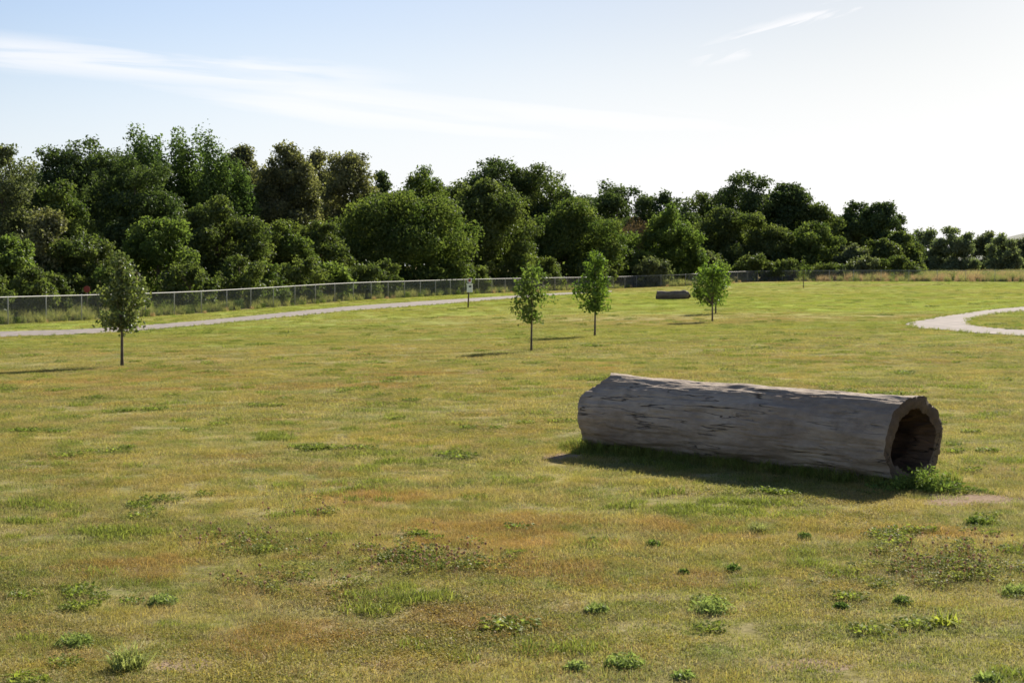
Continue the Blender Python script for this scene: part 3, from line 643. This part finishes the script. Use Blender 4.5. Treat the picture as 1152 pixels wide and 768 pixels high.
def hollow_log(name, label, A, B, rad, seed, end_l, end_r, rfun, thick=.055, ns=260, nth=260, amp=1., mat=None):
    """A, B: axis ends (left/right) as 3-vectors; local x runs A->B, angle 0 faces the camera side, 90 deg is up."""
    A, B = np.array(A), np.array(B); ax = B - A; Ln = np.linalg.norm(ax[:2]); yaw = math.atan2(ax[1], ax[0]); tilt = (B[2] - A[2]) / Ln
    root = empty(name, (A[0], A[1], A[2]), label, 'log'); root.rotation_euler = (0, -math.atan(tilt), yaw)
    s = np.linspace(0, 1, ns); th = np.linspace(0, 2 * math.pi, nth, endpoint=False); S, TH = np.meshgrid(s, th, indexing='ij')
    el, er = end_l(th)[None, :], end_r(th)[None, :]
    X = (el + (Ln + er - el) * S)
    Rr = rfun(S, TH, X) * rad
    cx, sx = np.cos(TH), np.sin(TH)
    q = np.c_[(X * .9).ravel(), (cx * 1.6).ravel() + 5, (sx * 1.6).ravel() + 5]
    disp = .030 * fbm(q * 1.9 + seed, 4, 8).reshape(S.shape) + .014 * fbm(q * np.array([3.2, 6, 6]) + seed, 5, 9, .6).reshape(S.shape)
    cr = np.abs(fbm(q * np.array([.9, 6., 6.]) + 31, 3, 10)).reshape(S.shape); disp -= .011 * np.exp(-(cr / .035) ** 2) * (fbm(q * 1.1, 2, 12).reshape(S.shape) > .05)
    Ro = Rr + disp * amp
    def surf(Rad, X_): return np.stack([X_, -np.cos(TH) * Rad, np.sin(TH) * Rad], -1)
    O = surf(Ro, X)
    def grid(nr, nc_, flip=False):
        i, j = np.meshgrid(np.arange(nr - 1), np.arange(nc_), indexing='ij'); j2 = (j + 1) % nc_
        Q = np.stack([i * nc_ + j, (i + 1) * nc_ + j, (i + 1) * nc_ + j2, i * nc_ + j2], -1).reshape(-1, 4)
        return Q[:, ::-1] if flip else Q
    obj('bark', mesh_quads('bark', O.reshape(-1, 3), grid(ns, nth), mat or WOOD, None, True), root)
    tk = thick * (1 + .35 * fbm(np.c_[np.cos(th) * 2 + 4, np.sin(th) * 2 + 4, th * 0 + seed], 3, 6))
    Xi = X + 0; inn = Rr * .985 - tk[None, :] - .012 * np.abs(fbm(q * np.array([1.2, 3, 3]), 3, 14)).reshape(S.shape) * 2 - .02 * np.abs(np.sin(X * 9 + 2 * fbm(q, 3, 3).reshape(S.shape) * 3)) ** 6
    inn = np.minimum(inn, Ro - .02); I = surf(inn, Xi)
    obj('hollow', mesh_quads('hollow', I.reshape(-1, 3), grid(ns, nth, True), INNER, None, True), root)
    for nm_, row, fl in (('cut_end', -1, False), ('cut_end', 0, True)):
        m_ = 8; w = np.linspace(0, 1, m_)[:, None, None]; ring = O[row][None] * (1 - w) + I[row][None] * w
        bul = np.sin(w[..., 0] * math.pi) * .012 + .010 * fbm((ring * 14).reshape(-1, 3), 3, 15).reshape(m_, nth) * np.sin(w[..., 0] * math.pi)
        ring[..., 0] += bul * (1 if row == -1 else -1)
        obj(nm_, mesh_quads(nm_, ring.reshape(-1, 3), grid(m_, nth, not fl), ENDW, None, True), root)
    return root
def wrap(a): return (a + math.pi) % (2 * math.pi) - math.pi
def g_(x, s): return np.exp(-(x / s) ** 2)
RL = .352
la = at(682, 463, 14.85); lb_ = at(1028, 493, 12.3); la[2] = float(hgt(la[0], la[1])[0]) + RL - .015; lb_[2] = float(hgt(lb_[0], lb_[1])[0]) + RL - .015
def endl(th): return -.01 + .16 * g_(wrap(th - R(75)), .35) - .05 * g_(wrap(th - R(20)), .5) + .05 * np.sin(3 * th + 1) * .5 + .006 * np.sin(11 * th)
def endr(th): return -.015 * np.cos(th) + .008 * np.sin(5 * th) + .003 * np.sin(13 * th + 1)
def rf(S, TH, X):
    r = 1 + .03 * np.cos(2 * TH + 1)
    r = r - .15 * g_(wrap(TH - R(52)), .22) * np.exp(-np.maximum(X + .1, 0) / .22)       # split at the left end
    r = r + .10 * g_(wrap(TH - R(88)), .30) * np.exp(-np.maximum(X + .1, 0) / .45)
    d = wrap(TH - R(118)); r = r - .035 * (1 / (1 + np.exp(-d / .04))) * np.exp(-np.maximum(d, 0) / 1.2) * (d < 2) * g_(S - 1, .25)
    r = r - .05 * g_(wrap(TH - R(66)), .03) * g_(X - 2.55, .5)                              # long crack near the right end
    r = r + .025 * g_(wrap(TH - R(60)), .2) * g_(X - 1.9, .3)
    return r
hollow_log('hollow_log', 'big grey weathered hollow log lying on the lawn in the foreground', la, lb_, RL, 3.0, endl, endr, rf, .078)
# short far log
p1, p2 = gpx(739, 336.6), gpx(776, 336.6); rl2 = .27
a2 = np.array([p1[0], p1[1], p1[2] + rl2 - .02]); b2 = np.array([p2[0], p2[1] + .6, float(hgt(p2[0], p2[1] + .6)[0]) + rl2 - .02])
hollow_log('short_log', 'short dark hollow log far out on the lawn near the fence corner', a2, b2, rl2, 9.0,
           lambda th: .03 * np.sin(2 * th), lambda th: .08 * np.sin(th * 2 + 1), lambda S, TH, X: 1 - .10 * g_(S - .4, .15) + .18 * g_(S - .88, .08) * g_(wrap(TH - R(90)), 1.2) - .12 * g_(S - 1, .06), .05, 60, 60, 1.2, DARKW)

# ------------------------------------------------------------------ grass
def blades(rng, n, radius, h0, h1, w, lean=.5, droop=.6, gath=1.):
    r = radius * np.sqrt(rng.rand(n)) ** gath; a = rng.rand(n) * 2 * math.pi; B = np.c_[r * np.cos(a), r * np.sin(a), np.full(n, -.01)]
    h = h0 + (h1 - h0) * rng.rand(n) ** 1.4; la_ = rng.rand(n) * 2 * math.pi; ld = np.c_[np.cos(la_), np.sin(la_), 0 * la_]; ln = lean * rng.rand(n)
    fa = rng.rand(n) * 2 * math.pi; wd_ = np.c_[np.cos(fa), np.sin(fa), 0 * fa] * (w * (.6 + .8 * rng.rand(n)))[:, None] / 2
    M = B + ld * (ln * h * .45)[:, None] + np.c_[0 * h, 0 * h, h * .6]; Tp = B + ld * (ln * h * (1 + droop))[:, None] + np.c_[0 * h, 0 * h, h * (1 - .35 * ln)]
    V = np.stack([B - wd_, B + wd_, M - wd_ * .8, M + wd_ * .8, Tp - wd_ * .12, Tp + wd_ * .12], 1).reshape(-1, 3)
    o = np.arange(n)[:, None] * 6; Q = np.concatenate([o + [0, 1, 3, 2], o + [2, 3, 5, 4]]); tone = rng.rand(n); return V, Q, np.r_[tone, tone]
def disks(rng, n, radius, h0, h1, size):
    r = radius * np.sqrt(rng.rand(n)); a = rng.rand(n) * 6.283; C = np.c_[r * np.cos(a), r * np.sin(a), h0 + (h1 - h0) * rng.rand(n)]
    V, Q = leaves(C, np.array([0, 0, 1.]) + rng.normal(size=(n, 3)) * .45, size, rng, .8); return V, Q, rng.rand(n)
def proto(name, parts, mat):
    V, Q, T_, n0 = [], [], [], 0
    for v, q, t_ in parts: V.append(v); Q.append(q + n0); T_.append(t_); n0 += len(v)
    me = mesh_quads(name, np.vstack(V), np.vstack(Q), mat, {'tone': ('FACE', np.concatenate(T_))}); return bpy.data.objects.new(name, me)
GRASS = grass_mat('grass_blades'); DRY = grass_mat('dry_grass', (1.25, 1.12, 1.05)); FRESH = grass_mat('fresh_grass', fixed=((.15, .195, .042), (.235, .26, .065)))
WEED = grass_mat('lawn_weed', fixed=((.15, .205, .04), (.225, .265, .06))); SHORTS = grass_mat('spurge', (1.15, 1.0, .85), transl=.40)
rg = np.random.RandomState(5)
protos = []
for k_ in range(3): protos.append(proto('grass_patch', [blades(rg, 330, .17, .010, .042, .0034, 1.1)], GRASS))
for k_ in range(2): protos.append(proto('dry_patch', [blades(rg, 300, .15, .018, .065, .0022, 1.4, 1.)], DRY))
protos.append(proto('low_patch', [disks(rg, 260, .17, .003, .020, .009), blades(rg, 240, .17, .008, .036, .0034, 1.4)], SHORTS))
protos.append(proto('fresh_patch', [blades(rg, 150, .10, .02, .07, .005, .9), ], FRESH))
protos.append(proto('weed_patch', [disks(rg, 160, .09, .005, .04, .018), blades(rg, 40, .08, .02, .05, .004)], WEED))
def scatter(name, pts, idx, rot, scl, prot, kind='stuff', zcap=False):
    c_ = bpy.data.collections.new(name + '_kinds')
    for i, p in enumerate(prot):
        p.name = '%s_%s' % ('abcdefghij'[i], p.name.split('.')[0]); c_.objects.link(p)
    me = bpy.data.meshes.new(name); me.vertices.add(len(pts)); me.vertices.foreach_set('co', np.ascontiguousarray(pts, np.float32).ravel())
    def attr(nm, typ, arr, key='value'):
        a = me.attributes.new(nm, typ, 'POINT'); a.data.foreach_set(key, arr)
    attr('pick', 'INT', np.ascontiguousarray(idx, np.int32)); sv = np.c_[scl, scl, np.minimum(scl, 1.0 + .16 * (scl - 1)) if zcap else scl].astype(np.float32); attr('size', 'FLOAT_VECTOR', sv.ravel(), 'vector')
    rv = np.zeros((len(pts), 3), np.float32); rv[:, 2] = rot; attr('turn', 'FLOAT_VECTOR', rv.ravel(), 'vector')
    o = obj(name, me); tag(o, kind=kind)
    g = bpy.data.node_groups.new(name, 'GeometryNodeTree'); g.interface.new_socket('Geometry', in_out='INPUT', socket_type='NodeSocketGeometry')
    g.interface.new_socket('Geometry', in_out='OUTPUT', socket_type='NodeSocketGeometry')
    gi = g.nodes.new('NodeGroupInput'); go = g.nodes.new('NodeGroupOutput'); ip = g.nodes.new('GeometryNodeInstanceOnPoints')
    ci = g.nodes.new('GeometryNodeCollectionInfo'); ci.inputs['Collection'].default_value = c_; ci.inputs['Separate Children'].default_value = True; ci.inputs['Reset Children'].default_value = True
    def na(nm, typ): a = g.nodes.new('GeometryNodeInputNamedAttribute'); a.data_type = typ; a.inputs[0].default_value = nm; return a.outputs['Attribute']
    g.links.new(gi.outputs[0], ip.inputs['Points']); g.links.new(ci.outputs[0], ip.inputs['Instance']); ip.inputs['Pick Instance'].default_value = True
    g.links.new(na('pick', 'INT'), ip.inputs['Instance Index']); g.links.new(na('turn', 'FLOAT_VECTOR'), ip.inputs['Rotation']); g.links.new(na('size', 'FLOAT_VECTOR'), ip.inputs['Scale'])
    g.links.new(ip.outputs[0], go.inputs[0]); md = o.modifiers.new(name, 'NODES'); md.node_group = g
    return o
axv = (lb_ - la)[:2]; axl = np.linalg.norm(axv); axv = axv / axl
def log_uv(x, y):
    dx, dy = x - la[0], y - la[1]; return dx * axv[0] + dy * axv[1], -dx * axv[1] + dy * axv[0]
def soil_mask(x, y):
    m = np.zeros(len(x), bool)
    nzv = fbm(np.c_[x * 3, y * 3, 0 * x], 3, 21)
    for cx, cy, rx, ry in SOILS: m |= (((x - cx) / rx) ** 2 + ((y - cy) / ry) ** 2) < (.85 + .5 * nzv) ** 2
    return m
def sample(y0, y1, dens, rng, mar=.10):
    hw = 576 / F_PX + mar; area = hw * (y1 * y1 - y0 * y0); n = int(area * dens); y = np.sqrt(y0 * y0 + (y1 * y1 - y0 * y0) * rng.rand(n)); x = (rng.rand(n) * 2 - 1) * hw * y
    return x, y
rs = np.random.RandomState(9); PT = []
for y0, y1, dens, s0, s1 in ((5.0, 11, 85, .75, 1.15), (11, 18, 46, .9, 1.3), (18, 32, 20, 1.2, 1.8), (32, 60, 7, 1.8, 2.6), (60, 120, 1.8, 2.6, 3.4), (120, 185, .8, 3.0, 4.0)):
    x, y = sample(y0, y1, dens, rs); u, v = log_uv(x, y)
    keep = ~((u > -.05) & (u < axl + .05) & (np.abs(v) < .24)) & (~soil_mask(x, y) | (rs.rand(len(x)) < .04)) & ~inpoly(x, y, PA) & ~inpoly(x, y, PB) & (behind(x, y) < -.2)
    x, y = x[keep], y[keep]; n = len(x)
    q = np.c_[x, y, 0 * x]; dryn = fbm(q * .7, 3, 31) + .25 * rs.normal(size=n); lown = fbm(q * .45 + 9, 3, 32) + .2 * rs.normal(size=n); gr = fbm(q * 1.6 + 4, 3, 33) + .12 * rs.normal(size=n)
    idx = rs.randint(0, 3, n); idx = np.where(dryn > .12, 3 + rs.randint(0, 2, n), idx); idx = np.where(lown + .15 * rs.normal(size=n) > .42, 5, idx)
    gr = gr + .15 * rs.normal(size=n); idx = np.where(gr > .56, 6, idx); idx = np.where((gr < -.68), 7, idx)
    sc_ = (s0 + (s1 - s0) * rs.rand(n)) * (1 + .65 * np.clip(fbm(q * 2.0 + 2, 3, 34), -.35, 1.2))
    PT.append(np.c_[x, y, hgt(x, y), idx, sc_])
PT = np.vstack(PT)
o = scatter('lawn_grass', PT[:, :3], PT[:, 3], rs.rand(len(PT)) * 6.283, PT[:, 4], protos, zcap=True); tag(o, 'patchy dry lawn grass covering the whole field', 'grass')
print('grass instances', len(PT))

# taller blades against the log and along the path edges
x_, v_ = [], []
n = 900; u = rs.rand(n) * (axl + .5) - .25; side_ = np.where(rs.rand(n) < .75, -1, 1); d = .20 + .16 * rs.rand(n) ** 2
gx_ = la[0] + axv[0] * u - axv[1] * (d * side_); gy_ = la[1] + axv[1] * u + axv[0] * (d * side_)
fr = [proto('tall_tuft', [blades(rg, 40, .05, .04, .14, .005, .8, .9)], FRESH) for _ in range(2)] + [proto('tall_dry_tuft', [blades(rg, 40, .05, .04, .12, .003, 1.1, .9)], DRY)]
i_ = rs.randint(0, 3, n); X1 = np.c_[gx_, gy_, hgt(gx_, gy_)]
E = []
for P_ in (PA, PB):
    seg = np.diff(np.vstack([P_, P_[:1]]), axis=0); ll = np.linalg.norm(seg, axis=1); ok = ll < 3
    for p, s_, l in zip(P_[ok], seg[ok], ll[ok]):
        m_ = int(l * 5) + 1; t_ = rs.rand(m_, 1); E.append(p + s_ * t_ + rs.normal(size=(m_, 2)) * .10)
E = np.vstack(E); X2 = np.c_[E, hgt(E[:, 0], E[:, 1])]; XX = np.vstack([X1, X2])
o = scatter('edge_grass', XX, np.r_[i_, rs.randint(0, 3, len(X2))], rs.rand(len(XX)) * 6.28, np.r_[.6 + .6 * rs.rand(n), .5 + .7 * rs.rand(len(X2))], fr); tag(o, 'longer grass against the log and along the path edges', 'grass')

# clover flower heads in two drifts
CLO = grass_mat('clover_heads', fixed=((.70, .44, .30), (.80, .62, .46))); LEAFC = grass_mat('clover_leaf', fixed=((.16, .205, .045), (.24, .25, .075)))
def head(rng):
    mb = MB(); V_ = []
    k2 = 26; dr = rng.normal(size=(k2, 3)); dr /= np.linalg.norm(dr, axis=1)[:, None]; C_ = dr * .006 + [0, 0, .06 + .0]; V, Q = leaves(C_, dr, .010, rng, .8); return V, Q
hp = []
for k_ in range(2):
    V, Q = head(rg); tb = MB().tube([[0, 0, 0], [.004, 0, .058]], .0011, 4, False); me = mesh_quads('clover_head', np.vstack([V, tb.V[0]]), np.vstack([Q, tb.Q[0] + len(V)]), CLO); hp.append(bpy.data.objects.new('clover_head', me))
hp.append(proto('clover_leaves', [disks(rg, 60, .07, .01, .05, .016)], LEAFC))
CP = []
for px, py, sx, sy, n in ((255, 612, 40, 7, 30), (480, 634, 45, 8, 60), (300, 655, 30, 8, 14), (340, 580, 35, 5, 12), (1060, 640, 50, 12, 80), (1090, 615, 35, 6, 14), (420, 625, 60, 9, 30), (390, 660, 25, 5, 8)):
    for k_ in range(n * 2):
        q = gpx(px + rs.normal() * sx, min(760, max(560, py + rs.normal() * sy))); CP.append((*q, 2 if rs.rand() < .42 else rs.randint(0, 2), .7 + .6 * rs.rand()))
CP = np.array(CP); o = scatter('clover_flowers', CP[:, :3], CP[:, 3], rs.rand(len(CP)) * 6.28, CP[:, 4], hp); tag(o, 'faded pinkish clover heads and leaves low in the lawn', 'clover')

# tall weeds between fence and trees
gw = [proto('weed_stand', [blades(rg, 170, .40, .25, .95, .020, .45, .5)], grass_mat('meadow_grass', fixed=((.20, .235, .08), (.30, .295, .13)))),
      proto('weed_stand_green', [blades(rg, 90, .35, .2, .7, .022, .5, .5), disks(rg, 240, .38, .1, .75, .075)], grass_mat('meadow_green', fixed=((.12, .17, .04), (.19, .24, .06)))),
      proto('weed_stand_brown', [blades(rg, 190, .40, .3, .85, .014, .4, .4)], grass_mat('meadow_brown', fixed=((.33, .24, .15), (.42, .31, .21)))),
      proto('bramble', [disks(rg, 700, .45, .05, .8, .085)], grass_mat('meadow_bramble', fixed=((.08, .13, .03), (.13, .185, .05))))]
WP = []
fl = _fl; segs = np.diff(fl, axis=0); ll = np.linalg.norm(segs, axis=1)
for p, s_, l in zip(fl[:-1], segs, ll):
    if l > 20: continue
    mid_ = p + s_ / 2; right = mid_[0] > 33; dep = 17. if not right else 95.; m_ = int(l * dep * (1.5 if not right else .55)) + 1
    nrm = np.array([-s_[1], s_[0]]) / l; nrm = nrm if nrm @ mid_ > 0 else -nrm
    t_ = rs.rand(m_, 1); dd = rs.rand(m_, 1) ** 1.2 * dep + .45; q = p + s_ * t_ + nrm * dd
    w_ = fbm(np.c_[q * .16, 0 * q[:, :1]], 3, 41) + .25 * rs.normal(size=m_)
    idx = np.where(w_ > .28, 1, np.where(w_ < -.62, 3, 0)); 
    if right: m2_ = 1.45
    else: m2_ = 1.
    if right: idx = np.where(w_ > .42, 1, np.where(w_ < -.15, 0, 2))
    sc_ = m2_ * (.55 + .5 * rs.rand(m_)) * np.where(dd[:, 0] < 2, .75, 1.); 
    WP.append(np.c_[q, hgt(q[:, 0], q[:, 1]), idx, sc_])
    m_ = int(l * .8) + 1; q = p + s_ * rs.rand(m_, 1) + rs.normal(size=(m_, 2)) * .22; WP.append(np.c_[q, hgt(q[:, 0], q[:, 1]), rs.choice([0, 1, 0, 3, 2], m_), .22 + .28 * rs.rand(m_)])
WP = np.vstack(WP); o = scatter('tall_weeds', WP[:, :3], WP[:, 3], rs.rand(len(WP)) * 6.28, WP[:, 4], gw); tag(o, 'tall green and straw coloured weeds behind the chain link fence', 'weeds')
print('weeds', len(WP))

# ------------------------------------------------------------------ single weeds in the lawn
def tuft(kind, px, py, rpx, label, seed, group=None, name='weed_tuft', cat='weed'):
    b = gpx(px, py); r = rpx / F_PX * b[1]; rng = np.random.RandomState(seed)
    if kind == 'feather':
        n = 420; a = rng.rand(n) * 6.28; e = np.arccos(rng.rand(n) * .95); d = np.c_[np.cos(a) * np.sin(e), np.sin(a) * np.sin(e), np.cos(e) * .65]; C = d * (r * (.3 + .75 * rng.rand(n)))[:, None]
        V, Q = leaves(C, rng.normal(size=(n, 3)), .034, rng, .22); V2, Q2, t2 = blades(rng, 80, r * .3, r * .4, r * .95, .003, 1.0, .5)
        parts = [(V, Q, rng.rand(n)), (V2, Q2, t2)]
    elif kind == 'dark':
        n = 300; a = rng.rand(n) * 6.28; e = np.arccos(rng.rand(n)); d = np.c_[np.cos(a) * np.sin(e), np.sin(a) * np.sin(e), np.cos(e) * .85]; C = d * (r * (.35 + .65 * rng.rand(n)))[:, None]
        V, Q = leaves(C, d + rng.normal(size=(n, 3)) * .6, .020, rng, .45); V2, Q2, t2 = blades(rng, 60, r * .4, r * .5, r * 1.1, .003, .8, .5)
        parts = [(V, Q, rng.rand(n)), (V2, Q2, t2)]
    elif kind == 'grass':
        parts = [blades(rng, 260, r * .45, r * .35, r * 1.05, .006, 1.2, .6)]
    elif kind == 'broad':
        parts = [blades(rng, 60, r * .5, r * .3, r * .75, .014, 1.6, .8)]
    mt = {'feather': FEA, 'dark': DKT, 'grass': GRT, 'broad': BRD}[kind]
    V, Q, T_, n0 = [], [], [], 0
    for v, q, t_ in parts: V.append(v); Q.append(q + n0); T_.append(t_); n0 += len(v)
    o = obj(name, mesh_quads(name, np.vstack(V), np.vstack(Q), mt, {'tone': ('FACE', np.concatenate(T_))}), None, b); tag(o, label, cat, group); return o
FEA = grass_mat('yarrow', fixed=((.20, .27, .085), (.25, .31, .11))); DKT = grass_mat('dark_weed', fixed=((.11, .18, .04), (.15, .215, .05)))
GRT = grass_mat('tuft_grass', fixed=((.22, .28, .08), (.31, .34, .14))); BRD = grass_mat('broad_weed', fixed=((.26, .32, .05), (.32, .35, .07)))
WG = 'green weed tufts standing in the foreground lawn'
tuft('dark', 735, 615, 11, 'dark compact weed tuft below the middle of the big log', 1, WG)
tuft('dark', 667, 609, 7, 'very small dark tuft with a yellow leaf, left of the compact one', 2, WG)
tuft('dark', 905, 606, 10, 'dark weed tuft below the right end of the big log', 3, WG)
tuft('dark', 946, 685, 10, 'darkest small round tuft left of the pale clover drift', 4, WG)
tuft('dark', 1015, 679, 13, 'flat green tuft at the lower edge of the pale clover drift', 5, WG)
tuft('feather', 671, 688, 15, 'roundish feathery tuft left of the widest feathery tuft', 6, WG)
tuft('feather', 800, 688, 27, 'widest pale feathery tuft in the middle right foreground', 7, WG)
tuft('feather', 703, 750, 24, 'feathery tuft by the bottom edge right of centre', 8, WG)
tuft('feather', 648, 752, 13, 'smaller feathery tuft at the bottom edge left of a bigger one', 9, WG)
tuft('feather', 85, 727, 24, 'feathery tuft in the lower left corner area', 10, WG)
tuft('grass', 145, 752, 36, 'bright pale grass tuft beside the bare soil at bottom left', 11, WG)
tuft('feather', 182, 680, 19, 'grey green feathery tuft above the bright grass tuft', 12, WG)
tuft('dark', 825, 642, 11, 'soft green tuft between the compact and the widest feathery tufts', 13, WG)
tuft('dark', 769, 645, 7, 'tiny round tuft below the compact dark tuft', 14, WG)
tuft('grass', 852, 598, 18, 'pale grass tuft with white blades in front of the log shadow', 15, WG)
tuft('broad', 1062, 702, 32, 'yellow green broad bladed weed in the lower right', 16, WG)
tuft('broad', 22, 762, 20, 'broad leafed pale plant in the bottom left corner', 17, WG)
tuft('broad', 912, 754, 9, 'upright yellow blades near the bottom right of centre', 18, WG)
tuft('feather', 1143, 668, 18, 'green tuft at the right edge beside the clover drift', 19, WG)
tuft('feather', 1112, 766, 16, 'tuft cut by the bottom edge near the right corner', 20, WG)
tuft('dark', 1095, 590, 12, 'dull green tuft below the bare soil patch by the log', 21, WG)
tuft('feather', 770, 764, 15, 'tuft cut by the bottom edge right of the feathery pair', 22, WG)
# leafy weeds growing at the open end of the log
b = gpx(1035, 553); rng = np.random.RandomState(8); V, Q, T_, n0 = [], [], [], 0
for k_ in range(95):
    ox, oy = rng.normal() * .20, rng.normal() * .08; h_ = (.06 + .15 * rng.rand()) * math.exp(-(ox - .02) ** 2 / .09)
    v, q, t_ = blades(rng, 7, .02, h_ * .6, h_, .004, .7, .4); v += [ox, oy, 0]; V.append(v); Q.append(q + n0); T_.append(t_); n0 += len(v)
    m_ = 22; C = np.c_[ox + rng.normal(size=m_) * .025, oy + rng.normal(size=m_) * .025, rng.rand(m_) * h_ * 1.05]
    v, q = leaves(C, rng.normal(size=(m_, 3)) * .7 + [0, -.2, .6], .034, rng, .40); V.append(v); Q.append(q + n0); T_.append(rng.rand(m_)); n0 += len(v)
o = obj('weed_clump', mesh_quads('weed_clump', np.vstack(V), np.vstack(Q), DKT, {'tone': ('FACE', np.concatenate(T_))}), None, b)
tag(o, 'leafy green weed clump growing at the open right end of the big log', 'weed')
b = gpx(1067, 320); o = tuft('dark', 1067, 320, 5, 'small dark bush standing alone near the far right fence', 30, None, 'small_bush', 'bush')
o.scale = (1, 1, 1.4)
tuft('dark', 846, 338, 4, 'small dark clump alone on the far lawn right of the paired saplings', 31, None)
tuft('dark', 1146, 368, 11, 'dark low bush on the grass island inside the curved path', 32, None, 'small_bush', 'bush')
tuft('dark', 195, 357, 9, 'small round bush at the foot of the fence right of the first sapling', 33, None, 'small_bush', 'bush')
